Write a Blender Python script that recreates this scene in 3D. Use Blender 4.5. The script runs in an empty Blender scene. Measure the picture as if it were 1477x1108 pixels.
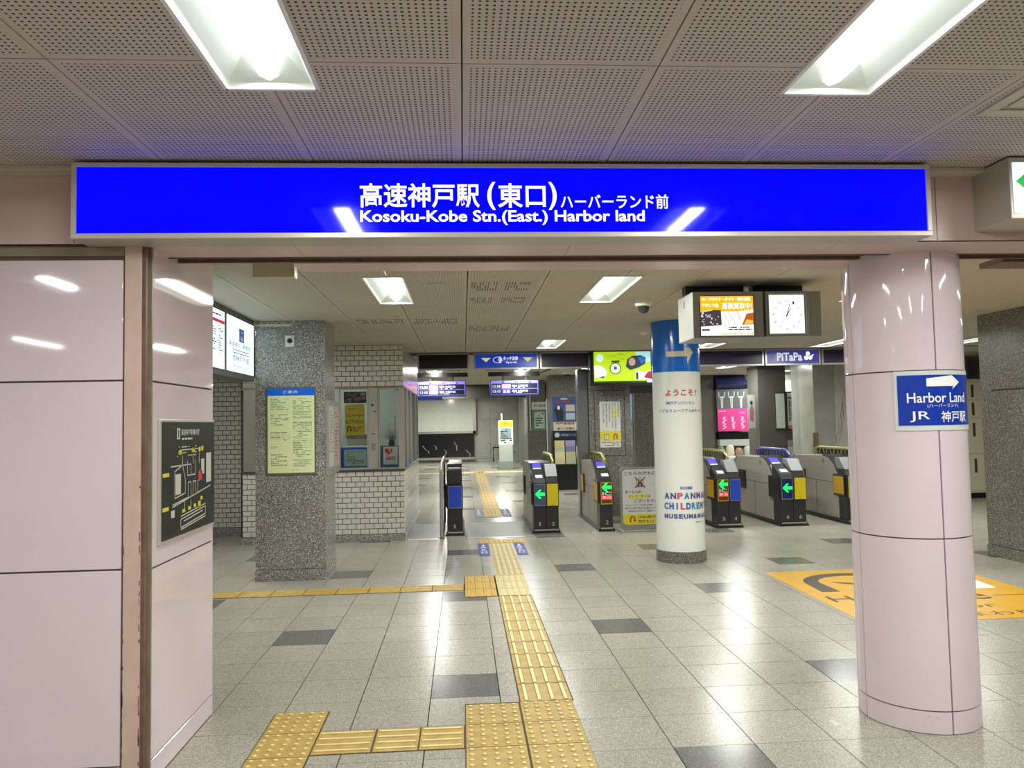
import bpy, bmesh, math, random
from mathutils import Vector, Matrix
random.seed(7)
S = bpy.context.scene
C = S.collection
PI = math.pi

# ------------------------------------------------------------------ camera
def make_camera():
    yaw, pitch, roll = 0.06523757, 0.05179008, -0.01946355
    cy, sy, cp, sp = math.cos(yaw), math.sin(yaw), math.cos(pitch), math.sin(pitch)
    fwd = Vector((sy*cp, cy*cp, sp)); right = Vector((cy, -sy, 0)); up = right.cross(fwd)
    c, s = math.cos(roll), math.sin(roll)
    r = right*c + up*s; u = -right*s + up*c
    cd = bpy.data.cameras.new('camera'); co = bpy.data.objects.new('camera', cd); C.objects.link(co)
    cd.sensor_width = 36; cd.lens = 1097.156/1477*36; cd.clip_end = 200
    M = Matrix(((r.x, u.x, -fwd.x, 1.41201656), (r.y, u.y, -fwd.y, -6.0967419), (r.z, u.z, -fwd.z, 1.57613455), (0, 0, 0, 1)))
    co.matrix_world = M
    S.camera = co
make_camera()

# ------------------------------------------------------------------ world, exposure
W = bpy.data.worlds.new('world'); S.world = W; W.use_nodes = True
W.node_tree.nodes['Background'].inputs[0].default_value = (0.80, 0.84, 0.80, 1)
W.node_tree.nodes['Background'].inputs[1].default_value = 0.5
S.view_settings.view_transform = 'Standard'; S.view_settings.look = 'None'
S.view_settings.gamma = 1; S.view_settings.use_curve_mapping = False
S.view_settings.exposure = 0.0
LAMP_W = 35.0

# ------------------------------------------------------------------ materials
def lin(c):
    return tuple((x/12.92 if x <= .04045 else ((x+.055)/1.055)**2.4) for x in [v/255 for v in c]) + (1,)
MATS = {}
def mat(name, col, rough=.5, metal=0, emis=0, spec=.5, coat=0, alpha=1, noise=0, nscale=8, trans=0, ecol=None):
    if name in MATS: return MATS[name]
    m = bpy.data.materials.new(name); m.use_nodes = True; nt = m.node_tree
    b = nt.nodes['Principled BSDF']
    c = lin(col)
    b.inputs['Base Color'].default_value = c
    b.inputs['Roughness'].default_value = rough; b.inputs['Metallic'].default_value = metal
    b.inputs['Specular IOR Level'].default_value = spec
    b.inputs['Coat Weight'].default_value = coat; b.inputs['Coat Roughness'].default_value = .04
    if trans: b.inputs['Transmission Weight'].default_value = trans; b.inputs['IOR'].default_value = 1.45
    if alpha < 1: b.inputs['Alpha'].default_value = alpha
    if emis:
        b.inputs['Emission Color'].default_value = lin(ecol) if ecol else c
        b.inputs['Emission Strength'].default_value = emis
    if noise:
        g = nt.nodes.new('ShaderNodeNewGeometry'); n = nt.nodes.new('ShaderNodeTexNoise')
        n.inputs['Scale'].default_value = nscale; n.inputs['Detail'].default_value = 6
        r = nt.nodes.new('ShaderNodeMapRange'); r.inputs[1].default_value = .3; r.inputs[2].default_value = .7
        r.inputs[3].default_value = 1-noise; r.inputs[4].default_value = 1+noise*.4
        mx = nt.nodes.new('ShaderNodeVectorMath'); mx.operation = 'SCALE'; mx.inputs[0].default_value = c[:3]
        nt.links.new(g.outputs['Position'], n.inputs['Vector']); nt.links.new(n.outputs[0], r.inputs[0])
        nt.links.new(r.outputs[0], mx.inputs['Scale']); nt.links.new(mx.outputs[0], b.inputs['Base Color'])
    MATS[name] = m; return m

def speckle(name, stops, scale, rough=.3, coat=0, vary=0, big=.12, grid=None):
    """crushed-stone terrazzo: cells of random tone"""
    m = bpy.data.materials.new(name); m.use_nodes = True; nt = m.node_tree; L = nt.links.new
    b = nt.nodes['Principled BSDF']; b.inputs['Roughness'].default_value = rough; b.inputs['Coat Weight'].default_value = coat
    g = nt.nodes.new('ShaderNodeNewGeometry')
    v = nt.nodes.new('ShaderNodeTexVoronoi'); v.inputs['Scale'].default_value = scale
    L(g.outputs['Position'], v.inputs['Vector'])
    sp = nt.nodes.new('ShaderNodeSeparateColor'); L(v.outputs['Color'], sp.inputs[0])
    cr = nt.nodes.new('ShaderNodeValToRGB'); cr.color_ramp.interpolation = 'CONSTANT'
    el = cr.color_ramp.elements
    el[0].position = stops[0][0]; el[0].color = lin(stops[0][1]); el[1].position = stops[1][0]; el[1].color = lin(stops[1][1])
    for p, c in stops[2:]:
        e = el.new(p); e.color = lin(c)
    L(sp.outputs[0], cr.inputs[0])
    n = nt.nodes.new('ShaderNodeTexNoise'); n.inputs['Scale'].default_value = 1.7; n.inputs['Detail'].default_value = 5
    L(g.outputs['Position'], n.inputs['Vector'])
    r = nt.nodes.new('ShaderNodeMapRange'); r.inputs[1].default_value = .3; r.inputs[2].default_value = .7
    r.inputs[3].default_value = 1-big; r.inputs[4].default_value = 1+big*.5
    L(n.outputs[0], r.inputs[0])
    out = r.outputs[0]
    if vary:
        oi = nt.nodes.new('ShaderNodeObjectInfo'); r2 = nt.nodes.new('ShaderNodeMapRange')
        r2.inputs[3].default_value = 1-vary; r2.inputs[4].default_value = 1+vary
        L(oi.outputs['Random'], r2.inputs[0]); mm = nt.nodes.new('ShaderNodeMath'); mm.operation = 'MULTIPLY'
        L(out, mm.inputs[0]); L(r2.outputs[0], mm.inputs[1]); out = mm.outputs[0]
    mx = nt.nodes.new('ShaderNodeVectorMath'); mx.operation = 'SCALE'
    L(cr.outputs[0], mx.inputs[0]); L(out, mx.inputs['Scale']); L(mx.outputs[0], b.inputs['Base Color'])
    r3 = nt.nodes.new('ShaderNodeMapRange'); r3.inputs[3].default_value = rough*.8; r3.inputs[4].default_value = rough*1.3
    L(n.outputs[0], r3.inputs[0]); L(r3.outputs[0], b.inputs['Roughness'])
    MATS[name] = m; return m

def perforated(name, x0, pw, y0, ph, pitch, rad, col, hole):
    """ceiling board drilled with rows of round holes, plain along its edges"""
    m = bpy.data.materials.new(name); m.use_nodes = True; nt = m.node_tree; L = nt.links.new
    b = nt.nodes['Principled BSDF']; b.inputs['Roughness'].default_value = .8
    g = nt.nodes.new('ShaderNodeNewGeometry'); s = nt.nodes.new('ShaderNodeSeparateXYZ'); L(g.outputs['Position'], s.inputs[0])
    def M(op, a, bb=None, c=None):
        n = nt.nodes.new('ShaderNodeMath'); n.operation = op
        for i, v in enumerate((a, bb, c)):
            if v is None: continue
            if hasattr(v, 'node'): L(v, n.inputs[i])
            else: n.inputs[i].default_value = v
        return n.outputs[0]
    def axis(o, p0, w):
        u = M('SUBTRACT', o, p0 - 50*w)
        f = M('FRACT', M('DIVIDE', u, w))          # position inside one board
        d = M('MULTIPLY', f, w)
        inside = M('MULTIPLY', M('GREATER_THAN', d, .028), M('LESS_THAN', d, w-.028))
        k = M('SUBTRACT', M('FRACT', M('DIVIDE', M('SUBTRACT', d, .02), pitch)), .5)
        return inside, M('MULTIPLY', k, k)
    i1, k1 = axis(s.outputs[0], x0, pw); i2, k2 = axis(s.outputs[1], y0, ph)
    hol = M('LESS_THAN', M('ADD', k1, k2), (rad/pitch)**2)
    hol = M('MULTIPLY', hol, M('MULTIPLY', i1, i2))
    n = nt.nodes.new('ShaderNodeTexNoise'); n.inputs['Scale'].default_value = 1.3; L(g.outputs['Position'], n.inputs['Vector'])
    r = nt.nodes.new('ShaderNodeMapRange'); r.inputs[1].default_value = .3; r.inputs[2].default_value = .7; r.inputs[3].default_value = .93; r.inputs[4].default_value = 1.03
    L(n.outputs[0], r.inputs[0])
    mx = nt.nodes.new('ShaderNodeMix'); mx.data_type = 'RGBA'
    mx.inputs[6].default_value = lin(col); mx.inputs[7].default_value = lin(hole); L(hol, mx.inputs[0])
    sc = nt.nodes.new('ShaderNodeVectorMath'); sc.operation = 'SCALE'; L(mx.outputs[2], sc.inputs[0]); L(r.outputs[0], sc.inputs['Scale'])
    L(sc.outputs[0], b.inputs['Base Color'])
    MATS[name] = m; return m

pink = mat('pink_enamel', (222, 206, 213), .045, spec=.5, noise=.03, nscale=2.5)
pinkb = mat('pink_beam_paint', (205, 178, 174), .28, noise=.06, nscale=3)
pinkp = mat('pink_post_paint', (206, 178, 168), .35, noise=.12, nscale=9)
groove = mat('brown_joint', (104, 84, 76), .7)
rust = mat('rusty_brown_steel', (112, 84, 72), .5, noise=.3, nscale=14)
olive = mat('olive_steel', (138, 126, 100), .45, noise=.2, nscale=10)
granite = speckle('grey_terrazzo', [(0, (84, 84, 82)), (.18, (124, 123, 119)), (.5, (152, 150, 144)), (.82, (182, 181, 176)), (.95, (230, 230, 227))], 150, .22, .2)
granite_d = speckle('dark_terrazzo', [(0, (72, 71, 68)), (.25, (104, 102, 96)), (.6, (126, 123, 114)), (.85, (150, 147, 138)), (.96, (190, 188, 180))], 140, .3)
tile_m = speckle('beige_floor_tile', [(0, (126, 123, 112)), (.14, (160, 156, 145)), (.5, (173, 170, 158)), (.85, (188, 185, 174)), (.95, (208, 205, 196))], 260, .235, 0, .035, .06)
dark_m = speckle('charcoal_floor_tile', [(0, (92, 92, 90)), (.3, (112, 111, 108)), (.8, (122, 121, 118)), (.95, (142, 141, 138))], 260, .2, 0, .03, .06)
joint_m = mat('floor_joint', (54, 50, 44), .8)
yel = mat('yellow_tactile', (190, 160, 84), .45, noise=.25, nscale=14)
yel_top = mat('pale_tactile_relief', (240, 224, 158), .4, noise=.12, nscale=30)  # raised tops paler than base and sides; relief contrast put into the colour
yel_d = mat('deep_yellow_tactile', (200, 160, 52), .45, noise=.2, nscale=18)
brick_m = mat('white_glazed_brick', (208, 206, 198), .18, noise=.05, nscale=6)
mortar = mat('dark_mortar', (62, 60, 56), .8)
steel = mat('brushed_steel', (190, 188, 180), .32, .8, noise=.06, nscale=3)
steelp = mat('grey_steel_paint', (164, 162, 154), .35, .1)
gatesteel = mat('gate_steel_panel', (170, 166, 156), .38, .15, noise=.04, nscale=3)
dark = mat('charcoal_plastic', (44, 44, 46), .35)
black = mat('black_plastic', (16, 16, 18), .3)
white = mat('white_paint', (226, 226, 220), .4)
offw = mat('off_white_print', (224, 226, 216), .4)
frame_m = mat('sign_frame_grey', (182, 174, 164), .35, .2)
ceil_near = perforated('perforated_board_near', .777, .65, -3.68, 1.3, .0205, .0045, (190, 178, 168), (34, 28, 26))
ceil_far = perforated('perforated_board_far', .245, .61, -.35, 1.22, .0205, .0036, (194, 186, 170), (60, 54, 46))
ceil_plain = mat('plain_ceiling_board', (184, 178, 160), .8, noise=.08, nscale=2)
seam = mat('ceiling_seam', (96, 88, 78), .8)
lampw = mat('lamp_reflector', (236, 244, 240), .35)
tube = mat('lamp_tube', (255, 255, 255), .5, emis=2.6, ecol=(250, 255, 250))
glass = mat('clear_glass', (235, 242, 240), .03, trans=1.0)
txtw = mat('white_letter', (250, 250, 250), .5)
txtk = mat('black_letter', (28, 28, 28), .5)
red = mat('red_print', (205, 50, 48), .5)
blue_p = mat('blue_print', (28, 92, 190), .4)
marble = mat('pale_marble', (178, 180, 170), .2, noise=.16, nscale=3)

# ------------------------------------------------------------------ geometry helpers
ORG = {}
def org(o): return ORG.get(o.name, Vector((0, 0, 0))) if o else Vector((0, 0, 0))
class Fr:
    """a flat working plane: origin o, u to the viewer's right, v up, n towards the viewer"""
    def __init__(s, o, u, v):
        s.o = Vector(o); s.u = Vector(u).normalized(); s.v = Vector(v).normalized(); s.n = s.u.cross(s.v)
    def __call__(s, u, v, n=0): return s.o + s.u*u + s.v*v + s.n*n
def front(Y): return Fr((0, Y, 0), (1, 0, 0), (0, 0, 1))
def side(X): return Fr((X, 0, 0), (0, 1, 0), (0, 0, 1))       # faces +X
def sideL(X): return Fr((X, 0, 0), (0, -1, 0), (0, 0, 1))     # faces -X
FLOOR = Fr((0, 0, 0), (1, 0, 0), (0, 1, 0))
def cylmap(cx, cy, r):
    def f(u, v, n=0):        # u is metres along the shaft from the side facing -Y
        a = -PI/2 + u/r
        return Vector((cx+(r+n)*math.cos(a), cy+(r+n)*math.sin(a), v))
    return f
class MB:
    def __init__(s): s.v = []; s.f = []; s.mi = []
    def quad(s, *p, m=0):
        k = len(s.v); s.v += [Vector(q) for q in p]; s.f.append(tuple(range(k, k+len(p)))); s.mi.append(m); return s
    def box(s, x0, x1, y0, y1, z0, z1, m=0):
        if x0 > x1: x0, x1 = x1, x0
        if y0 > y1: y0, y1 = y1, y0
        if z0 > z1: z0, z1 = z1, z0
        k = len(s.v); s.v += [Vector((x, y, z)) for z in (z0, z1) for y in (y0, y1) for x in (x0, x1)]
        for f in ((0, 2, 3, 1), (4, 5, 7, 6), (0, 1, 5, 4), (2, 6, 7, 3), (0, 4, 6, 2), (1, 3, 7, 5)):
            s.f.append(tuple(k+i for i in f)); s.mi.append(m)
        return s
    def fbox(s, F, u0, u1, v0, v1, n0=0, n1=.01, m=0):
        k = len(s.v)
        s.v += [F(u, v, n) for n in (n0, n1) for v in (v0, v1) for u in (u0, u1)]
        for f in ((0, 2, 3, 1), (4, 5, 7, 6), (0, 1, 5, 4), (2, 6, 7, 3), (0, 4, 6, 2), (1, 3, 7, 5)):
            s.f.append(tuple(k+i for i in f)); s.mi.append(m)
        return s
    def frect(s, F, u0, u1, v0, v1, n=.002, m=0): return s.quad(F(u0, v0, n), F(u1, v0, n), F(u1, v1, n), F(u0, v1, n), m=m)
    def fpoly(s, F, pts, n0=0, n1=.002, m=0):
        k = len(s.v); N = len(pts)
        s.v += [F(u, v, n0) for u, v in pts] + [F(u, v, n1) for u, v in pts]
        s.f.append(tuple(range(k+N, k+2*N))); s.mi.append(m)
        s.f.append(tuple(range(k+N-1, k-1, -1))); s.mi.append(m)
        for i in range(N):
            j = (i+1) % N; s.f.append((k+i, k+j, k+N+j, k+N+i)); s.mi.append(m)
        return s
    def prism_x(s, pts, x0, x1, m=0):
        """(y,z) outline extruded along x"""
        k = len(s.v); N = len(pts)
        s.v += [Vector((x0, y, z)) for y, z in pts] + [Vector((x1, y, z)) for y, z in pts]
        s.f.append(tuple(range(k, k+N))); s.mi.append(m); s.f.append(tuple(range(k+2*N-1, k+N-1, -1))); s.mi.append(m)
        for i in range(N):
            j = (i+1) % N; s.f.append((k+i, k+N+i, k+N+j, k+j)); s.mi.append(m)
        return s
    def cyl(s, cx, cy, z0, z1, r, seg=64, r1=None, a0=0, a1=2*PI, cap=True, rin=None):
        r1 = r if r1 is None else r1; k = len(s.v); full = abs(a1-a0-2*PI) < 1e-6; n = seg if full else seg+1
        for z, rr in ((z0, r), (z1, r1)):
            for i in range(n):
                a = a0+(a1-a0)*i/seg; s.v.append(Vector((cx+rr*math.cos(a), cy+rr*math.sin(a), z)))
        for i in range(seg):
            j = (i+1) % n; s.f.append((k+i, k+j, k+n+j, k+n+i)); s.mi.append(0)
        if cap and full:
            s.f.append(tuple(range(k+n-1, k-1, -1))); s.mi.append(0); s.f.append(tuple(range(k+n, k+2*n))); s.mi.append(0)
        if not full and rin:   # thin curved plate: close with an inner skin
            k2 = len(s.v)
            for z in (z0, z1):
                for i in range(n):
                    a = a0+(a1-a0)*i/seg; s.v.append(Vector((cx+rin*math.cos(a), cy+rin*math.sin(a), z)))
            for i in range(seg):
                s.f.append((k2+i, k2+n+i, k2+n+i+1, k2+i+1)); s.mi.append(0)
                s.f.append((k+n+i, k+n+i+1, k2+n+i+1, k2+n+i)); s.mi.append(0)
                s.f.append((k+i, k2+i, k2+i+1, k+i+1)); s.mi.append(0)
            s.f.append((k, k+n, k2+n, k2)); s.mi.append(0); s.f.append((k+n-1, k2+n-1, k2+2*n-1, k+2*n-1)); s.mi.append(0)
        return s
    def lathe(s, cx, cy, prof, seg=32):
        k = len(s.v); n = len(prof)
        for r, z in prof:
            for i in range(seg):
                a = 2*PI*i/seg; s.v.append(Vector((cx+r*math.cos(a), cy+r*math.sin(a), z)))
        for q in range(n-1):
            for i in range(seg):
                j = (i+1) % seg; s.f.append((k+q*seg+i, k+q*seg+j, k+(q+1)*seg+j, k+(q+1)*seg+i)); s.mi.append(0)
        s.f.append(tuple(k+i for i in reversed(range(seg)))); s.mi.append(0)
        s.f.append(tuple(k+(n-1)*seg+i for i in range(seg))); s.mi.append(0)
        return s
    def tubep(s, pts, r, seg=10):
        k = len(s.v); P = [Vector(p) for p in pts]; n = len(P)
        for i, p in enumerate(P):
            d = (P[min(i+1, n-1)]-P[max(i-1, 0)]).normalized()
            a = d.cross(Vector((0, 0, 1)) if abs(d.z) < .9 else Vector((1, 0, 0))).normalized(); b = d.cross(a)
            for q in range(seg):
                t = 2*PI*q/seg; s.v.append(p+a*r*math.cos(t)+b*r*math.sin(t))
        for i in range(n-1):
            for q in range(seg):
                w = (q+1) % seg; s.f.append((k+i*seg+q, k+i*seg+w, k+(i+1)*seg+w, k+(i+1)*seg+q)); s.mi.append(0)
        s.f.append(tuple(k+i for i in range(seg))); s.mi.append(0); s.f.append(tuple(k+(n-1)*seg+i for i in reversed(range(seg)))); s.mi.append(0)
        return s
    def build(s, name, m, parent=None, bev=0, smooth=False, seg=2, loc=None, recalc=True):
        me = bpy.data.meshes.new(name)
        o0 = Vector(loc) if loc is not None else Vector((0, 0, 0))
        base = org(parent) if parent else Vector((0, 0, 0))
        if parent is None: off = o0
        else: off = o0 if loc is not None else base
        me.from_pydata([(v-off)[:] for v in s.v], [], s.f)
        ms = m if isinstance(m, (list, tuple)) else [m]
        for q in ms: me.materials.append(q)
        if len(ms) > 1: me.polygons.foreach_set('material_index', s.mi)
        if recalc:
            bm = bmesh.new(); bm.from_mesh(me); bmesh.ops.recalc_face_normals(bm, faces=bm.faces); bm.to_mesh(me); bm.free()
        o = bpy.data.objects.new(name, me); C.objects.link(o)
        if parent: o.parent = parent
        o.location = off-base if parent else off
        ORG[o.name] = off
        if smooth:
            me.polygons.foreach_set('use_smooth', [True]*len(me.polygons))
            me.set_sharp_from_angle(angle=math.radians(40)) if hasattr(me, 'set_sharp_from_angle') else None
        if bev:
            b = o.modifiers.new('bevel', 'BEVEL'); b.width = bev; b.segments = seg; b.limit_method = 'ANGLE'; b.angle_limit = .6
        return o
def thing(name, label, cat, loc=(0, 0, 0), group=None):
    o = bpy.data.objects.new(name, None); C.objects.link(o); o.location = loc; o.empty_display_size = .1
    ORG[o.name] = Vector(loc); o['label'] = label; o['category'] = cat
    if group: o['group'] = group
    return o
def tag(o, label, cat, group=None):
    o['label'] = label; o['category'] = cat
    if group: o['group'] = group
    return o
def struct(name, loc=(0, 0, 0), label=None):
    o = bpy.data.objects.new(name, None); C.objects.link(o); o.location = loc; ORG[o.name] = Vector(loc); o['kind'] = 'structure'
    if label: o['label'] = label
    return o
def piece(o, data, name, parent, loc):
    """another copy of an existing piece, sharing its mesh"""
    c = bpy.data.objects.new(name, data); C.objects.link(c); c.parent = parent; c.location = Vector(loc)-org(parent); ORG[c.name] = Vector(loc); return c
RB = lambda p, F, u0, u1, v0, v1, m, name='panel', n0=0, n1=.006, bev=0: MB().fbox(F, u0, u1, v0, v1, n0, n1).build(name, m, p, bev=bev)

def glyphs(s, bold=0, condensed=None):
    c = bpy.data.curves.new('lettering', 'FONT'); c.body = s; c.offset = bold; c.resolution_u = 3
    o = bpy.data.objects.new('lettering_tmp', c); C.objects.link(o)
    dg = bpy.context.evaluated_depsgraph_get()
    me = bpy.data.meshes.new_from_object(o.evaluated_get(dg))
    vs = [v.co.copy() for v in me.vertices]; fs = [tuple(p.vertices) for p in me.polygons]
    bpy.data.objects.remove(o); bpy.data.curves.remove(c); bpy.data.meshes.remove(me)
    return vs, fs
def text(p, F, s, u0, u1, v0, v1, m, n=.003, bold=0, name='lettering', cut=0, shear=0):
    """flat lettering fitted into the box u0..u1, v0..v1 of the plane F"""
    vs, fs = glyphs(s, bold)
    if not vs: return None
    ax = [v.x for v in vs]; ay = [v.y for v in vs]; x0, x1, y0, y1 = min(ax), max(ax), min(ay), max(ay)
    b = bmesh.new(); bv = [b.verts.new((u0+(v.x-x0)/(x1-x0)*(u1-u0), v0+(v.y-y0)/(y1-y0)*(v1-v0), 0)) for v in vs]
    for f in fs:
        try: b.faces.new([bv[i] for i in f])
        except ValueError: pass
    if cut:
        for _ in range(3):
            ed = [e for e in b.edges if e.calc_length() > cut]
            if ed: bmesh.ops.subdivide_edges(b, edges=ed, cuts=1)
    B = MB(); b.verts.index_update()
    B.v = [F(v.co.x + shear*(v.co.y-v0), v.co.y, n) for v in b.verts]; B.f = [tuple(v.index for v in f.verts) for f in b.faces]; B.mi = [0]*len(B.f)
    b.free()
    return B.build(name, m, p, recalc=False)
def smallprint(*a, **k):
    o = smallprint_(*a, **k); o['kind'] = 'stuff'; return o
def smallprint_(p, F, u0, u1, v0, v1, rows, m, n=.003, dens=.75, seed=1, w=.5, name='small_print', vertical=False):
    """rows of print too small to read: short dashes of uneven length"""
    rnd = random.Random(seed); B = MB()
    if vertical:
        st = (u1-u0)/rows
        for i in range(rows):
            u = u0+st*i+st*.2; v = v1; end = v0+(v1-v0)*rnd.uniform(0, .35)
            while v > end:
                l = st*rnd.uniform(.5, .9)
                if rnd.random() < dens: B.frect(F, u, u+st*.6, max(v-l, v0), v, n)
                v -= l+st*.2
        return B.build(name, m, p, recalc=False)
    st = (v1-v0)/rows
    for i in range(rows):
        v = v1-st*(i+.75); u = u0; end = u1-(u1-u0)*rnd.choice((0, 0, .05, .3, .5))
        while u < end:
            l = st*rnd.uniform(.5, 3.0)
            if rnd.random() < dens: B.frect(F, u, min(u+l, end), v, v+st*w, n)
            u += l+st*rnd.uniform(.15, .5)
    return B.build(name, m, p, recalc=False)
def arrow_pts(u, v, L, H, d=1):
    """block arrow pointing along +u (d=1) or -u, centred at u,v"""
    return [(u+d*x*L, v+y*H) for x, y in ((-.5, -.2), (.1, -.2), (.1, -.5), (.5, 0), (.1, .5), (.1, .2), (-.5, .2))]

# ================================================================== FLOOR
floor = struct('floor', (0, 0, 0), 'beige stone tiled concourse floor with scattered charcoal tiles')
MB().box(-5.3, 11.8, -11.1, 30, -.05, -.012).build('subfloor', joint_m, floor)
def is_dark(c, r):
    if c % 3: return False
    k = c//3
    return (r+1) % 6 == 0 if k % 2 == 0 else (r+4) % 6 == 0
G = .0018
tactile = []      # rectangles of floor covered by guide tiles, so that no stone lies under them
def covered(c, r): return False
tb = MB().box(.0028, .4-.0028, .0022, .4-.0022, -.012, 0).build('floor_tile', tile_m, floor, loc=(0, 0, 0)); base_me = tb.data
td = base_me.copy(); td.materials.clear(); td.materials.append(dark_m)
bpy.data.objects.remove(tb)
far_l, far_d = MB(), MB()
cnt = 0
def visible_near(c, r):
    X, Y = .4*c, .4*r
    if not -7 <= r <= 5: return False
    d = Y+6.1
    lo = 1.41-d*.62; hi = 1.41+d*.74
    if Y < -1.9 and X < -.05: return False
    return lo-.4 < X < hi and X > -2.4
for r in range(-27, 76):
    for c in range(-13, 29):
        if visible_near(c, r) and cnt < 298:
            o = bpy.data.objects.new('floor_tile', td if is_dark(c, r) else base_me); C.objects.link(o); o.parent = floor
            o.location = (.4*c, .4*r, 0); cnt += 1
        else:
            if r > 40 and (c < -4 or c > 20): continue
            (far_d if is_dark(c, r) else far_l).box(.4*c+G, .4*c+.4-G, .4*r+G, .4*r+.4-G, -.012, 0)
for b_, m_ in ((far_l, tile_m), (far_d, dark_m)):
    o = b_.build('distant_floor_tiles', m_, floor, recalc=False); o['kind'] = 'stuff'

# ---- tactile guide tiles: dots and bars
def dot_tile(w, h, nx, ny, m):
    B = MB().box(.0035, w-.0035, .0035, h-.0035, 0, .004, m=0)
    for i in range(nx):
        for j in range(ny):
            cx = w*(i+.5)/nx; cy = h*(j+.5)/ny; k = len(B.v); r0, r1, sg = .016, .010, 8
            for rr, z in ((r0, .004), (r1, .009)):
                for q in range(sg): B.v.append(Vector((cx+rr*math.cos(2*PI*q/sg), cy+rr*math.sin(2*PI*q/sg), z)))
            for q in range(sg):
                t = (q+1) % sg; B.f.append((k+q, k+t, k+sg+t, k+sg+q)); B.mi.append(0)
            B.f.append(tuple(range(k+sg, k+2*sg))); B.mi.append(1)
    return B
def bar_tile(w, h, n, along_y=True):
    B = MB().box(.0035, w-.0035, .0035, h-.0035, 0, .004, m=0)
    for i in range(n):
        t = (w if along_y else h)*(i+.5)/n
        if along_y: a, b, c, d = t-.015, t+.015, .008, h-.008
        else: a, b, c, d = .008, w-.008, t-.013, t+.013
        e = .006
        k = len(B.v); B.v += [Vector(q) for q in ((a, c, .004), (b, c, .004), (b, d, .004), (a, d, .004))]
        if along_y: tp = ((a+e, c+e, .009), (b-e, c+e, .009), (b-e, d-e, .009), (a+e, d-e, .009))
        else: tp = ((a+e, c+e, .009), (b-e, c+e, .009), (b-e, d-e, .009), (a+e, d-e, .009))
        B.v += [Vector(q) for q in tp]
        for q in range(4):
            u = (q+1) % 4; B.f.append((k+q, k+u, k+4+u, k+4+q)); B.mi.append(0)
        B.f.append((k+4, k+5, k+6, k+7)); B.mi.append(1)
    return B
proto = {}
def tact(kind, x, y, w, h, n, mats, part='tactile_tile'):
    key = (kind, round(w, 3), round(h, 3), n, mats[0].name)
    if key not in proto:
        B = dot_tile(w, h, n, n, 0) if kind == 'dot' else bar_tile(w, h, n, kind == 'y')
        o = B.build(part, list(mats), floor, loc=(0, 0, 0)); proto[key] = o.data
        o.location = (x, y, 0); return
    piece(None, proto[key], part, floor, (x, y, 0))
Y1 = (yel, yel_top); Y2 = (yel_d, yel_d)
palem = mat('pale_worn_tactile', (214, 196, 138), .45, noise=.15, nscale=20); Y3 = (palem, yel_top)
for j in range(3):
    tact('dot', 1.705, -2.01-.29*j, .3, .29, 5, Y1); tact('dot', 1.40, -2.015-.285*j, .3, .285, 5, Y1)
    tact('dot', .358, -2.025-.29*j, .29, .29, 5, Y1)
for j, (a, b) in enumerate(((.65, .94), (.945, 1.168), (1.17, 1.395))): tact('x', a, -2.30, b-a, .28, 4, Y1)
y = -1.72
while y < .92: tact('y', 1.71, y, .3, .29, 4, Y1); y += .294
for j in range(3): tact('dot', 1.715, .95+.313*j, .3, .31, 5, Y3)
for j in range(1): 
    for k in range(3): tact('y', 1.405, .95+.313*k, .3, .31, 4, Y2)
y = 1.9
while y < 3.8: tact('y', 1.73, y, .3, .298, 5, (palem, yel)); y += .302
for j in range(8): tact('dot', -.99+.3*j, 1.225, .297, .012, 1, Y2) if False else None
for j in range(8):
    tact('x', -1.03+.3035*j, 1.24, .3, .265, 3, (yel, yel_d))
for j in range(2): tact('y', 1.585+.325*j, 4.04, .32, .33, 5, Y2)
tact('y', 1.74, 6.83, .32, .6, 5, Y2); tact('y', 1.74, 7.44, .32, .6, 5, Y2)
y = 8.06
while y < 19.3: tact('y', 1.77, y, .31, .59, 4, (yel, yel_d)); y += .6
for j in range(11): tact('dot', -.6+.5*j, 18.6, .49, .5, 5, (palem, palem))
for (a, b, c, d) in ((1.398, 2.004, -2.60, -1.716), (.355, .652, -2.6, -1.733), (.652, 1.398, -2.302, -2.018), (1.706, 2.014, -1.722, 1.895), (1.40, 1.712, .946, 1.892), (-1.03, 1.405, 1.236, 1.508)):
    MB().box(a, b, c, d, .0002, .0026).build('tactile_bed', mat('tactile_bed_dark', (84, 68, 36), .8), floor)
# steel threshold plates under the gate line
for (a, b, y0, y1) in ((1.42, 2.38, 4.62, 6.2), (.62, 1.10, 4.62, 6.2)):
    MB().box(a, b, y0, y1, 0, .003).build('threshold_plate', mat('grey_threshold', (124, 126, 120), .42, .1, noise=.08), floor)
    MB().box(a, b, y0-.12, y0-.01, 0, .004).build('threshold_strip', steel, floor)

# ================================================================== CEILINGS
def cut_panels(parent, m, x0, pw, nx, y0, ph, ny, z, th, holes, xmin, xmax, ymin, ymax, g=.0025):
    for i in range(nx):
        for j in range(ny):
            a, b = max(x0+pw*i, xmin)+g, min(x0+pw*(i+1), xmax)-g; c, d = max(y0+ph*j, ymin)+g, min(y0+ph*(j+1), ymax)-g
            if b-a < .01 or d-c < .01: continue
            xs = {a, b}; ys = {c, d}
            for h in holes:
                if h[0] < b and h[1] > a and h[2] < d and h[3] > c:
                    xs |= {q for q in h[:2] if a < q < b}; ys |= {q for q in h[2:] if c < q < d}
            xs, ys = sorted(xs), sorted(ys); B = MB()
            for p in range(len(xs)-1):
                for q in range(len(ys)-1):
                    mx, my = (xs[p]+xs[p+1])/2, (ys[q]+ys[q+1])/2
                    if any(h[0] < mx < h[1] and h[2] < my < h[3] for h in holes): continue
                    B.box(xs[p], xs[p+1], ys[q], ys[q+1], z, z+th)
            if B.f: B.build('ceiling_panel', m, parent, recalc=False)
ZN, ZF = 2.746, 2.70
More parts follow.
